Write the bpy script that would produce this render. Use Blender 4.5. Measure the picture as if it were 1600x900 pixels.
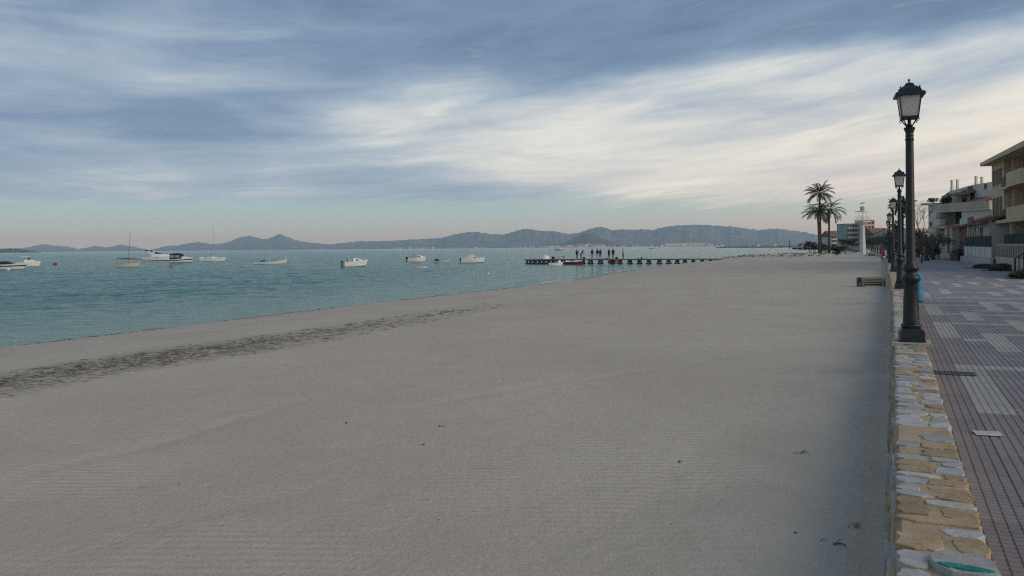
import bpy, math, random
import numpy as np
from mathutils import Vector, Matrix, noise as mnoise

for o in list(bpy.data.objects):
    bpy.data.objects.remove(o, do_unlink=True)
S = bpy.context.scene
COL = S.collection
rnd = random.Random(7)

# ---------------------------------------------------------------- camera
# World: the sea wall runs along +Y, its beach-side edge at X = 0; z = 0 is the water.
EYE = Vector((0.0, 0.0, 3.0))
F = 1250.0 / 1600.0                 # focal length in picture widths
CY = 386.6                          # picture row (of 900) of the horizon at mid width
YAW = math.atan(596.0 / 1250.0)     # the view is turned this far left of the wall
ROLL = 0.009
HAZE_DENSITY = 8.5e-5
cam_d = bpy.data.cameras.new('camera')
cam_d.sensor_fit = 'HORIZONTAL'
cam_d.sensor_width = 36.0
cam_d.lens = 36.0 * F
cam_d.shift_y = -(450.0 - CY) / 1600.0
cam_d.clip_start = 0.1
cam_d.clip_end = 60000.0
cam = bpy.data.objects.new('camera', cam_d)
COL.objects.link(cam)
FW = Vector((-math.sin(YAW), math.cos(YAW), 0))
RT = Vector((math.cos(YAW), math.sin(YAW), 0))
UP = Vector((0, 0, 1))
CR = RT * math.cos(ROLL) - UP * math.sin(ROLL)
CU = RT * math.sin(ROLL) + UP * math.cos(ROLL)
cam.matrix_world = Matrix(((CR.x, CU.x, -FW.x, EYE.x), (CR.y, CU.y, -FW.y, EYE.y), (CR.z, CU.z, -FW.z, EYE.z), (0, 0, 0, 1)))
S.camera = cam

def ray(x, y):                      # direction of a measured point, unit forward depth
    return FW + CR * ((x - 800) / 1250.0) - CU * ((y - CY) / 1250.0)
def gnd(x, y, z=0.0):               # where that direction meets the level z
    d = ray(x, y); t = (z - EYE.z) / d.z
    return EYE + d * t
def at(x, y, t):                    # the point at forward depth t
    return EYE + ray(x, y) * t
def col_at(x, t, z=0.0):            # point above/below picture column x at depth t, level z
    p = EYE + ray(x, CY) * t
    return Vector((p.x, p.y, z))

# ---------------------------------------------------------------- sky
SUN_AZ = math.radians(100)           # from +Y towards +X
SUN_EL = math.radians(26)
W = bpy.data.worlds.new('World'); S.world = W; W.use_nodes = True
nt = W.node_tree; nt.nodes.clear()
class NB:
    """small node builder"""
    def __init__(s, t): s.t = t; s.n = t.nodes; s.l = t.links
    def new(s, k, **kw):
        n = s.n.new(k)
        for a, b in kw.items(): setattr(n, a, b)
        return n
    def put(s, sock, v):
        if isinstance(v, bpy.types.NodeSocket): s.l.new(v, sock)
        elif v is not None:
            if hasattr(sock.default_value, '__len__') and not hasattr(v, '__len__'): v = (v, v, v)
            if hasattr(sock.default_value, '__len__') and len(sock.default_value) == 4 and len(v) == 3: v = (*v, 1)
            sock.default_value = v
    def m(s, op, a, b=None, c=None, clamp=False):
        n = s.new('ShaderNodeMath', operation=op, use_clamp=clamp)
        for i, v in enumerate((a, b, c)):
            if v is not None: s.put(n.inputs[i], v)
        return n.outputs[0]
    def vm(s, op, a, b=None):
        n = s.new('ShaderNodeVectorMath', operation=op)
        s.put(n.inputs[0], a)
        if b is not None: s.put(n.inputs[1], b)
        return n.outputs['Value'] if op in ('DOT_PRODUCT', 'LENGTH') else n.outputs[0]
    def mix(s, f, a, b, blend='MIX'):
        n = s.new('ShaderNodeMix', data_type='RGBA', blend_type=blend)
        s.put(n.inputs[0], f); s.put(n.inputs[6], a); s.put(n.inputs[7], b)
        return n.outputs[2]
    def rng(s, v, a, b, c=0.0, d=1.0, smooth=True):
        n = s.new('ShaderNodeMapRange', interpolation_type='SMOOTHSTEP' if smooth else 'LINEAR')
        for i, q in enumerate((v, a, b, c, d)): s.put(n.inputs[i], q)
        return n.outputs[0]
    def noise(s, vec, scale, detail=4, rough=0.5, dist=0.0, w=None):
        n = s.new('ShaderNodeTexNoise')
        if vec is not None: s.l.new(vec, n.inputs['Vector'])
        n.inputs['Scale'].default_value = scale; n.inputs['Detail'].default_value = detail
        n.inputs['Roughness'].default_value = rough; n.inputs['Distortion'].default_value = dist
        return n.outputs['Fac']
    def xyz(s, x, y, z=0.0):
        n = s.new('ShaderNodeCombineXYZ')
        for i, v in enumerate((x, y, z)): s.put(n.inputs[i], v)
        return n.outputs[0]
    def sep(s, v):
        n = s.new('ShaderNodeSeparateXYZ'); s.l.new(v, n.inputs[0]); return n.outputs
def lin(r, g, b):
    f = lambda c: (c / 255 / 12.92) if c / 255 <= 0.04045 else ((c / 255 + 0.055) / 1.055) ** 2.4
    return (f(r), f(g), f(b))
SKY_STRENGTH = 0.1
def build_sky():
    b = NB(nt)
    out = b.new('ShaderNodeOutputWorld'); bg = b.new('ShaderNodeBackground')
    bg.inputs['Strength'].default_value = SKY_STRENGTH
    nt.links.new(bg.outputs[0], out.inputs[0])
    sky = b.new('ShaderNodeTexSky', sky_type='NISHITA')
    sky.sun_disc = False; sky.sun_elevation = SUN_EL; sky.sun_rotation = SUN_AZ
    sky.air_density = 1.2; sky.dust_density = 2.5; sky.ozone_density = 1.5
    d = b.new('ShaderNodeTexCoord').outputs['Generated']
    dx, dy, dz = b.sep(d)
    el = b.m('MAXIMUM', dz, 0.0)
    sunh = (math.sin(SUN_AZ), math.cos(SUN_AZ), 0.0)
    w = b.vm('DOT_PRODUCT', d, sunh)                    # 1 under the sun, -1 opposite
    warm = b.rng(w, -0.8, 0.5)
    # the cloud deck as a level sheet overhead
    k = b.m('ADD', el, 0.08)
    px = b.m('DIVIDE', dx, k); py = b.m('DIVIDE', dy, k)
    psi = math.radians(-86); sx, sy = math.sin(psi), math.cos(psi)
    ca = b.m('ADD', b.m('MULTIPLY', px, sx), b.m('MULTIPLY', py, sy))      # along the streaks
    cb = b.m('SUBTRACT', b.m('MULTIPLY', px, sy), b.m('MULTIPLY', py, sx)) # across them
    # cloud texture on the dome, layers thinning towards the horizon and rising to the west
    rr = b.vm('DOT_PRODUCT', d, tuple(RT))
    zt = b.m('SUBTRACT', el, b.m('ADD', b.m('MULTIPLY', rr, 0.075), b.m('MULTIPLY', b.m('MULTIPLY', rr, rr), 0.07)))
    z2 = b.m('LOGARITHM', b.m('MAXIMUM', b.m('ADD', zt, 0.13), 0.01), math.e)
    def layer(a_, b_, off, det, rough, dist):
        return b.noise(b.vm('ADD', b.xyz(b.m('MULTIPLY', dx, a_), b.m('MULTIPLY', dy, a_), b.m('MULTIPLY', z2, b_)), off), 1.0, det, rough, dist)
    big = layer(2.6, 2.6, (2.3, 0.4, 1.0), 4, 0.5, 0.4)
    st = layer(4.2, 8.5, (3.1, 7.7, 4.0), 6, 0.55, 0.7)
    fine = layer(13.0, 30.0, (1.1, 2.7, 9.0), 5, 0.6, 0.8)
    soft = layer(3.4, 4.2, (11.3, 0.7, 2.0), 4, 0.5, 0.5)
    # brightness of the deck: thick dark cloud overhead, thinner and brighter beyond cb ~ 3
    cbn = b.m('ADD', cb, b.m('MULTIPLY', b.m('SUBTRACT', big, 0.5), b.rng(ca, 0.6, 2.2, 0.9, 2.0)))
    thin = b.rng(cbn, b.rng(ca, 0.6, 2.4, 2.9, 2.5), b.rng(ca, 0.6, 2.4, 3.35, 3.6))
    thin = b.m('MULTIPLY', thin, b.rng(ca, 4.2, 1.6, 0.18, 1.0))
    L = b.m('ADD', b.m('MULTIPLY', thin, 0.46), b.m('MULTIPLY', b.m('SUBTRACT', st, 0.5), 0.54))
    L = b.m('ADD', L, b.m('MULTIPLY', b.m('SUBTRACT', fine, 0.5), 0.16))
    L = b.m('ADD', L, b.m('MULTIPLY', b.m('SUBTRACT', soft, 0.5), 0.62))
    L = b.m('ADD', L, b.m('MULTIPLY', b.m('MULTIPLY', thin, rr), 0.30))
    L = b.m('ADD', L, b.rng(ca, 0.9, 2.8, 0.10, 0.35), clamp=True)
    r = b.new('ShaderNodeValToRGB'); nt.links.new(L, r.inputs[0])
    e = r.color_ramp.elements
    e[0].position = 0.0; e[0].color = (*lin(99, 120, 149), 1)
    e[1].position = 1.0; e[1].color = (*lin(246, 241, 229), 1)
    for p_, c in ((0.25, (122, 145, 172)), (0.5, (161, 177, 193)), (0.75, (214, 217, 214))):
        q = e.new(p_); q.color = (*lin(*c), 1)
    cloud = r.outputs[0]
    # low in the sky the deck takes a cream tone towards the sun
    lowwarm = b.m('MULTIPLY', b.rng(el, 0.22, 0.05), warm)
    cloud = b.mix(b.m('MULTIPLY', lowwarm, 0.85), cloud, lin(244, 228, 204))
    # clear air under the deck
    hz = b.mix(warm, lin(204, 201, 194), lin(250, 228, 198))
    cl = b.mix(warm, lin(166, 197, 206), lin(238, 226, 206))
    air = b.mix(b.rng(el, 0.0, 0.05), hz, cl)
    nis = b.mix(1.0, sky.outputs[0], (SKY_STRENGTH, SKY_STRENGTH, SKY_STRENGTH), 'MULTIPLY')
    air = b.mix(0.25, air, nis)
    edge = b.m('ADD', el, b.m('MULTIPLY', b.m('SUBTRACT', b.m('ADD', b.m('MULTIPLY', st, 0.6), b.m('MULTIPLY', fine, 0.4)), 0.5), 0.075))
    cover = b.rng(edge, b.rng(warm, 0.35, 0.9, 0.043, 0.0), b.rng(warm, 0.35, 0.9, 0.072, 0.06))
    cover = b.m('MULTIPLY', cover, b.rng(fine, 0.2, 0.42, 0.75, 1.0))
    colr = b.mix(cover, air, cloud)
    # below the horizon: dim ground tone
    colr = b.mix(b.rng(dz, -0.02, 0.0), (0.12, 0.13, 0.14), colr)
    colr = b.mix(1.0, colr, (1 / SKY_STRENGTH,) * 3, 'MULTIPLY')
    nt.links.new(colr, bg.inputs[0])
build_sky()

sun_d = bpy.data.lights.new('sun', 'SUN'); sun_d.energy = 1.5; sun_d.angle = math.radians(45)
sun_d.color = (1.0, 0.88, 0.72)
sun = bpy.data.objects.new('sun', sun_d); COL.objects.link(sun)
sdir = Vector((math.sin(SUN_AZ) * math.cos(SUN_EL), math.cos(SUN_AZ) * math.cos(SUN_EL), math.sin(SUN_EL)))
sun.rotation_euler = sdir.to_track_quat('Z', 'Y').to_euler()

vs = S.view_settings
S.display_settings.display_device = 'sRGB'
vs.view_transform = 'Standard'; vs.look = 'None'; vs.exposure = 0.15; vs.gamma = 1.0; vs.use_curve_mapping = False
S.cycles.use_denoising = False          # keep the fine grain of sand and water
S.cycles.pixel_filter_type = 'BLACKMAN_HARRIS'; S.cycles.filter_width = 1.2
S.cycles.max_bounces = 6; S.cycles.volume_bounces = 2; S.cycles.transparent_max_bounces = 16
S.cycles.caustics_reflective = False; S.cycles.caustics_refractive = False
# ---------------------------------------------------------------- helpers
def tag(o, label=None, cat=None, group=None, kind=None):
    if label: o['label'] = label
    if cat: o['category'] = cat
    if group: o['group'] = group
    if kind: o['kind'] = kind
    return o
def empty(name, loc=(0, 0, 0), rz=0.0, label=None, cat=None, group=None):
    o = bpy.data.objects.new(name, None); COL.objects.link(o)
    o.location = loc; o.rotation_euler = (0, 0, rz); o.empty_display_size = 0.2
    return tag(o, label, cat, group)
def children(o): return [c for c in bpy.data.objects if c.parent == o]
def copy_tree(o, parent=None, kids=None):
    c = o.copy(); COL.objects.link(c); c.parent = parent
    for ch in (kids or KIDS).get(o.name, []): copy_tree(ch, c)
    return c
KIDS = {}
def child(o, parent):
    o.parent = parent
    KIDS.setdefault(parent.name, []).append(o)
    return o
class MB:
    def __init__(s): s.v = []; s.f = []
    def add(s, vs, fs):
        n = len(s.v); s.v += [tuple(v) for v in vs]; s.f += [tuple(i + n for i in f) for f in fs]; return s
    def box(s, x0, x1, y0, y1, z0, z1, M=None):
        vs = [Vector(p) for p in ((x0, y0, z0), (x1, y0, z0), (x1, y1, z0), (x0, y1, z0), (x0, y0, z1), (x1, y0, z1), (x1, y1, z1), (x0, y1, z1))]
        if M is not None: vs = [M @ v for v in vs]
        return s.add(vs, [(3, 2, 1, 0), (4, 5, 6, 7), (0, 1, 5, 4), (1, 2, 6, 5), (2, 3, 7, 6), (3, 0, 4, 7)])
    def rings(s, rings, cap0=True, cap1=True, closed=True):
        n = len(rings[0]); vs = [p for r in rings for p in r]; fs = []
        for i in range(len(rings) - 1):
            for j in range(n if closed else n - 1):
                a, b = i * n + j, i * n + (j + 1) % n
                fs.append((a, b, b + n, a + n))
        if cap0: fs.append(tuple(reversed(range(n))))
        if cap1: fs.append(tuple((len(rings) - 1) * n + j for j in range(n)))
        return s.add(vs, fs)
    def lathe(s, prof, n=16, c=(0, 0, 0), rot=0.0, sq=None):
        """prof: (radius, z); sq list marks square sections"""
        R = []
        for k, (r, z) in enumerate(prof):
            R.append([(c[0] + r * math.cos(rot + 2 * math.pi * j / n), c[1] + r * math.sin(rot + 2 * math.pi * j / n), c[2] + z) for j in range(n)])
        return s.rings(R)
    def tube(s, pts, rad, n=6):
        pts = [Vector(p) for p in pts]; R = []
        if not hasattr(rad, '__len__'): rad = [rad] * len(pts)
        for i, p in enumerate(pts):
            t = (pts[min(i + 1, len(pts) - 1)] - pts[max(i - 1, 0)]).normalized()
            a = t.cross(Vector((0, 0, 1)))
            if a.length < 1e-3: a = t.cross(Vector((1, 0, 0)))
            a.normalize(); b_ = t.cross(a)
            R.append([p + (a * math.cos(2 * math.pi * j / n) + b_ * math.sin(2 * math.pi * j / n)) * rad[i] for j in range(n)])
        return s.rings(R)
    def blob(s, c, r, sub=(8, 5), jit=0.0, seed=0, flat=0.0):
        q = random.Random(seed); R = []
        n, m = sub
        for i in range(1, m):
            th = math.pi * i / m
            R.append([(c[0] + r[0] * math.sin(th) * math.cos(2 * math.pi * j / n) * (1 + jit * q.uniform(-1, 1)), c[1] + r[1] * math.sin(th) * math.sin(2 * math.pi * j / n) * (1 + jit * q.uniform(-1, 1)), c[2] - r[2] * math.cos(th) * (1 + jit * q.uniform(-1, 1))) for j in range(n)])
        k = len(s.v); s.rings(R, False, False)
        a, z = len(s.v), len(s.v) + 1
        s.v += [(c[0], c[1], c[2] - r[2]), (c[0], c[1], c[2] + r[2])]
        last = k + (m - 2) * n
        for j in range(n):
            s.f.append((a, k + (j + 1) % n, k + j)); s.f.append((z, last + j, last + (j + 1) % n))
        return s
    def prism(s, poly, axis, a, b):
        """poly: 2D points; extruded along axis (0 x, 1 y, 2 z) from a to b"""
        def P(p, h): return ((h, p[0], p[1]), (p[0], h, p[1]), (p[0], p[1], h))[axis]
        return s.rings([[P(p, a) for p in poly], [P(p, b) for p in poly]])
    def mesh(s, name, smooth=False):
        me = bpy.data.meshes.new(name); me.from_pydata(s.v, [], s.f); me.update()
        import bmesh
        bm = bmesh.new(); bm.from_mesh(me); bmesh.ops.recalc_face_normals(bm, faces=bm.faces)
        bm.to_mesh(me); bm.free()
        if smooth:
            me.polygons.foreach_set('use_smooth', [True] * len(me.polygons))
            me.set_sharp_from_angle(angle=math.radians(smooth if smooth is not True else 40))
        return me
    def build(s, name, mat, parent=None, smooth=False, loc=None, rz=0.0):
        me = s.mesh(name, smooth); me.materials.append(mat)
        o = bpy.data.objects.new(name, me); COL.objects.link(o)
        if loc is not None: o.location = loc; o.rotation_euler = (0, 0, rz)
        if parent is not None: child(o, parent)
        return o
def grid_mesh(name, V, nu, nv, mat, smooth=True):
    """V: (nu*nv,3) array, row-major"""
    me = bpy.data.meshes.new(name)
    idx = np.arange(nu * nv).reshape(nu, nv)
    q = np.stack([idx[:-1, :-1], idx[1:, :-1], idx[1:, 1:], idx[:-1, 1:]], -1).reshape(-1, 4)
    me.vertices.add(nu * nv); me.vertices.foreach_set('co', V.astype(np.float32).ravel())
    me.loops.add(q.size); me.loops.foreach_set('vertex_index', q.ravel().astype(np.int32))
    me.polygons.add(len(q)); me.polygons.foreach_set('loop_start', (np.arange(len(q)) * 4).astype(np.int32))
    me.polygons.foreach_set('loop_total', np.full(len(q), 4, np.int32))
    me.polygons.foreach_set('use_smooth', np.full(len(q), smooth))
    me.update(calc_edges=True); me.validate(); me.materials.append(mat)
    o = bpy.data.objects.new(name, me); COL.objects.link(o)
    return o
MATS = {}
def mat(name, c, rough=0.7, var=0.12, scale=3.0, bump=0.0, bscale=20.0, c2=None, metal=0.0, spec=0.4, rand=0.0, dirt=0.0):
    """plain weathered surface: noise mottling between c and c2, fine relief"""
    if name in MATS: return MATS[name]
    m_ = bpy.data.materials.new(name); m_.use_nodes = True; t = m_.node_tree
    b = NB(t); p = t.nodes['Principled BSDF']
    tc = b.new('ShaderNodeTexCoord').outputs['Object']
    n1 = b.noise(tc, scale, 6, 0.6, 0.4)
    if c2 is None: c2 = tuple(min(1, v * (1 + 1.2 * var)) for v in c); c1 = tuple(v * (1 - 1.2 * var) for v in c)
    else: c1 = c
    colr = b.mix(b.rng(n1, 0.32, 0.68), c1, c2)
    if dirt:
        n2 = b.noise(tc, scale * 4.3, 5, 0.65, 0.8)
        colr = b.mix(b.m('MULTIPLY', b.rng(n2, 0.5, 0.72), dirt), colr, tuple(v * 0.35 for v in c))
    if rand:
        oi = b.new('ShaderNodeObjectInfo').outputs['Random']
        colr = b.mix(1.0, colr, b.xyz(*[b.m('MULTIPLY_ADD', oi, 2 * rand, 1 - rand)] * 3), 'MULTIPLY')
    t.links.new(colr, p.inputs['Base Color'])
    p.inputs['Roughness'].default_value = rough; p.inputs['Metallic'].default_value = metal
    p.inputs['Specular IOR Level'].default_value = spec
    if bump:
        bn = b.new('ShaderNodeBump'); bn.inputs['Strength'].default_value = bump; bn.inputs['Distance'].default_value = 0.02
        t.links.new(b.noise(tc, bscale, 6, 0.65), bn.inputs['Height']); t.links.new(bn.outputs[0], p.inputs['Normal'])
    MATS[name] = m_
    return m_
def N(x, y, z=0.0): return mnoise.noise(Vector((x, y, z)))
# ---------------------------------------------------------------- setting: levels and coast lines
Z_PROM, Z_WALL, Z_PLINTH = 0.95, 1.40, 1.45
SH_Y = [-60, 0, 16, 35, 63, 72, 84, 100, 121, 150, 163, 172, 180, 190, 230, 300, 340]
SH_X = [-25, -25, -25.1, -25.6, -25.4, -26.6, -28.3, -29.7, -31.6, -33, -31, -26, -18, -13.5, -11.5, -12, -13]
WL_Y = [-60, 14, 22, 31, 50, 73, 95, 115, 136, 154, 174, 193, 211, 230, 300]
WL_X = [0, 0, -0.02, -0.05, -0.24, -0.5, -0.74, -1.1, -1.57, -2.3, -3.1, -3.8, -4.6, -5.5, -9.0]
def Xs(y): return float(np.interp(y, SH_Y, SH_X))
def Xw(y): return float(np.interp(y, WL_Y, WL_X))
BED = Vector((-13.2, 172.0, 0))          # palm bed

# ---------------------------------------------------------------- sand
def sand_material():
    m_ = bpy.data.materials.new('sand'); m_.use_nodes = True; t = m_.node_tree; b = NB(t); p = t.nodes['Principled BSDF']
    tc = b.new('ShaderNodeTexCoord').outputs['Object']
    wet = b.new('ShaderNodeAttribute', attribute_name='wet').outputs['Fac']
    weed = b.new('ShaderNodeAttribute', attribute_name='weed').outputs['Fac']
    n1 = b.noise(tc, 0.35, 5, 0.55, 0.6); n2 = b.noise(tc, 2.3, 6, 0.6, 0.4); n3 = b.noise(tc, 60, 3, 0.7)
    c = b.mix(b.rng(n1, 0.3, 0.7), (0.53, 0.445, 0.34), (0.605, 0.515, 0.40))
    c = b.mix(b.m('MULTIPLY', b.rng(n2, 0.45, 0.75), 0.35), c, (0.47, 0.38, 0.275))
    c = b.mix(b.m('MULTIPLY', b.rng(n3, 0.48, 0.72), 0.36), c, (0.27, 0.22, 0.165))
    c = b.mix(b.m('MULTIPLY', b.rng(b.noise(tc, 14, 5, 0.7, 0.5), 0.45, 0.7), 0.28), c, (0.40, 0.325, 0.235))
    vo = b.new('ShaderNodeTexVoronoi'); vo.inputs['Scale'].default_value = 7.0; t.links.new(tc, vo.inputs['Vector'])
    sp = b.m('LESS_THAN', vo.outputs['Distance'], 0.045)
    c = b.mix(b.m('MULTIPLY', sp, b.rng(b.noise(tc, 1.1, 2), 0.42, 0.6)), c, (0.62, 0.6, 0.56))
    wn = b.noise(tc, 6.0, 6, 0.7, 0.6)
    c = b.mix(b.m('MULTIPLY', weed, b.rng(wn, 0.42, 0.6, 0.25, 1.0)), c, (0.13, 0.12, 0.10))
    c = b.mix(b.m('MULTIPLY', wet, 0.75), c, (0.17, 0.155, 0.13))
    t.links.new(c, p.inputs['Base Color'])
    t.links.new(b.m('MULTIPLY_ADD', wet, -0.45, 0.9), p.inputs['Roughness'])
    p.inputs['Specular IOR Level'].default_value = 0.3
    # wind ripples, crests across the view, patchy
    w_ = b.new('ShaderNodeTexWave', wave_type='BANDS', bands_direction='Y', wave_profile='SIN')
    mp = b.new('ShaderNodeMapping'); mp.inputs['Rotation'].default_value = (0, 0, -math.radians(22)); t.links.new(tc, mp.inputs['Vector'])
    t.links.new(mp.outputs[0], w_.inputs['Vector'])
    w_.inputs['Scale'].default_value = 2.7; w_.inputs['Distortion'].default_value = 2.6; w_.inputs['Detail'].default_value = 2.0
    w_.inputs['Detail Scale'].default_value = 0.45; w_.inputs['Detail Roughness'].default_value = 0.6
    patch = b.m('MULTIPLY', b.rng(n1, 0.36, 0.62), b.rng(b.noise(tc, 0.9, 3), 0.35, 0.6, 0.25, 1.0))
    h = b.m('MULTIPLY', w_.outputs['Fac'], b.m('MULTIPLY', patch, 0.012))
    h = b.m('ADD', h, b.m('MULTIPLY', b.noise(tc, 9, 6, 0.65), 0.02))
    h = b.m('ADD', h, b.m('MULTIPLY', n3, 0.006))
    h = b.m('ADD', h, b.m('MULTIPLY', b.noise(tc, 26, 4, 0.6, 0.4), 0.012))
    bn = b.new('ShaderNodeBump'); bn.inputs['Strength'].default_value = 1.0; bn.inputs['Distance'].default_value = 1.0
    t.links.new(h, bn.inputs['Height']); t.links.new(bn.outputs[0], p.inputs['Normal'])
    return m_
SAND = sand_material()
PROF_S = [-14, -6, 0, 1.2, 4, 8, 11, 17, 24, 34, 60]
PROF_Z = [-1.2, -0.42, 0.0, 0.16, 0.42, 0.66, 0.74, 0.80, 0.86, 0.88, 0.9]
def ridge(x, y, p0, p1, w_, hgt):
    """low track-like ridge along a segment"""
    dx, dy = p1[0] - p0[0], p1[1] - p0[1]; L2 = dx * dx + dy * dy
    t = ((x - p0[0]) * dx + (y - p0[1]) * dy) / L2
    if t < -0.1 or t > 1.1: return 0.0
    dd = (x - p0[0] - t * dx) * dy / math.sqrt(L2) - (y - p0[1] - t * dy) * dx / math.sqrt(L2)
    dd += 0.25 * N(x * 0.7, y * 0.7, 9)
    k = math.exp(-(dd / w_) ** 2) if dd > 0 else math.exp(-(dd / (w_ * 1.4)) ** 2)
    return hgt * k * min(1, max(0, (t + 0.1) * 5)) * min(1, max(0, (1.1 - t) * 5))
def sand_z(x, y):
    s = x - Xs(y)
    z = float(np.interp(s, PROF_S, PROF_Z))
    if y < 200:
        z += 0.018 * N(x * 0.22, y * 0.22, 1.0) + 0.008 * N(x * 0.8, y * 0.8, 2.0)
    if y < 45:
        z += 0.006 * N(x * 2.6, y * 2.6, 3.0)
        a = gnd(80, 890, 0.8); b_ = gnd(580, 735, 0.8); z += ridge(x, y, (a.x, a.y), (b_.x, b_.y), 0.07, -0.014)
        a = gnd(870, 885, 0.8); b_ = gnd(1100, 690, 0.8); z += ridge(x, y, (a.x, a.y), (b_.x, b_.y), 0.06, -0.013)
        a = gnd(0, 760, 0.8); b_ = gnd(420, 640, 0.8); z += ridge(x, y, (a.x, a.y), (b_.x, b_.y), 0.12, -0.02)
        a = gnd(620, 640, 0.8); b_ = gnd(1150, 560, 0.8); z += ridge(x, y, (a.x, a.y), (b_.x, b_.y), 0.14, -0.018)
    dw = Xw(y) - x
    if dw < 1.6 and y < 140:                # drift heaped and scoured against the wall
        k = 1 - max(dw, 0) / 1.6
        z += k * (0.06 + 0.05 * N(x * 1.3, y * 1.1, 4.0)) - 0.05 * max(0, 1 - abs(dw - 0.12) / 0.2)
    # churned strip with dried weed
    wz = weed_amt(x, y)
    if wz > 0.02: z += wz * (0.05 * N(x * 2.2, y * 2.2, 5.0) + 0.035 * N(x * 5.5, y * 5.5, 6.0))
    # rough bank before the palm bed
    if y > 130:
        u = math.exp(-((x + 21) / 11) ** 4) * math.exp(-((y - 163) / 11) ** 2)
        z += u * (0.5 + 0.22 * N(x * 0.5, y * 0.5, 7) + 0.14 * N(x * 1.7, y * 1.7, 8))
        q = math.exp(-(((x - BED.x) / 9) ** 2 + ((y - BED.y) / 7) ** 2) ** 2)
        z += 0.25 * q
    return z
def weed_amt(x, y):
    s = x - Xs(y)
    c = 11.2 + 0.5 * N(y * 0.15, 3.3) - 0.0 ; w_ = 1.55 + 0.4 * N(y * 0.2, 8.8)
    fade = float(np.interp(y, [-30, 13, 18, 23, 30], [1, 1, 0.6, 0.3, 0.0]))
    k = max(0.0, 1 - abs(s - c) / w_) ** 0.6 if abs(s - c) < w_ else 0.0
    e = max(0.0, 1 - abs(s - 0.9 - 0.3 * N(y * 0.5, 1.1)) / 0.35) * (0.5 + 0.9 * N(y * 0.25, 2.2))
    return max(k * fade, 0.6 * max(0.0, e) if y < 110 else 0.0)
def build_sand():
    ys = [-14.0]
    while ys[-1] < 330:
        y = ys[-1]; ys.append(y + max(0.09, 0.011 * abs(y)) if y > 2 else y + 0.5)
    us = np.concatenate([np.linspace(0, 0.22, 10, endpoint=False), np.linspace(0.22, 0.7, 130, endpoint=False), np.linspace(0.7, 1, 110)])
    V = np.zeros((len(ys), len(us), 3)); wet = []; weed = []
    for i, y in enumerate(ys):
        x0, x1 = Xs(y) - 12, Xw(y) + 0.15
        for j, u in enumerate(us):
            x = x0 + (x1 - x0) * u
            V[i, j] = (x, y, sand_z(x, y))
            s = x - Xs(y)
            wet.append(max(0.0, min(1.0, 1 - (s + 0.25 * N(y * 0.3, 0)) / 1.3)) if y < 160 else 0.0)
            weed.append(weed_amt(x, y))
    o = grid_mesh('beach', V.reshape(-1, 3), len(ys), len(us), SAND)
    for nm, dat in (('wet', wet), ('weed', weed)):
        a = o.data.attributes.new(nm, 'FLOAT', 'POINT'); a.data.foreach_set('value', np.array(dat, np.float32))
    tag(o, kind='structure')
    return o
build_sand()

# ---------------------------------------------------------------- water
def water_material():
    m_ = bpy.data.materials.new('sea_water'); m_.use_nodes = True; t = m_.node_tree; b = NB(t); p = t.nodes['Principled BSDF']
    tc = b.new('ShaderNodeTexCoord').outputs['Object']
    rot = b.new('ShaderNodeMapping'); rot.inputs['Rotation'].default_value = (0, 0, -math.radians(25 + 8)); t.links.new(tc, rot.inputs['Vector'])
    v = rot.outputs[0]
    big = b.noise(b.vm('MULTIPLY', v, (0.004, 0.02, 1)), 1.0, 4, 0.6, 0.5)
    c = b.mix(b.rng(big, 0.35, 0.65), (0.022, 0.15, 0.127), (0.042, 0.215, 0.18))
    shal = b.new('ShaderNodeAttribute', attribute_name='shallow').outputs['Fac']
    c = b.mix(shal, c, (0.14, 0.27, 0.24))
    t.links.new(c, p.inputs['Base Color'])
    p.inputs['Roughness'].default_value = 0.12; p.inputs['IOR'].default_value = 1.33
    p.inputs['Specular IOR Level'].default_value = 0.28
    n1 = b.noise(b.vm('MULTIPLY', v, (0.35, 0.8, 1)), 1.0, 3, 0.5, 0.6)
    n2 = b.noise(b.vm('MULTIPLY', v, (1.3, 2.9, 1)), 1.0, 4, 0.6, 0.5)
    n3 = b.noise(b.vm('MULTIPLY', v, (5, 9, 1)), 1.0, 3, 0.6, 0.3)
    h = b.m('ADD', b.m('MULTIPLY', n1, 0.35), b.m('ADD', b.m('MULTIPLY', n2, 0.32), b.m('MULTIPLY', n3, 0.07)))
    bn = b.new('ShaderNodeBump'); bn.inputs['Strength'].default_value = 0.9; bn.inputs['Distance'].default_value = 1.0
    t.links.new(h, bn.inputs['Height']); t.links.new(bn.outputs[0], p.inputs['Normal'])
    return m_
WATER = water_material()
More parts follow.
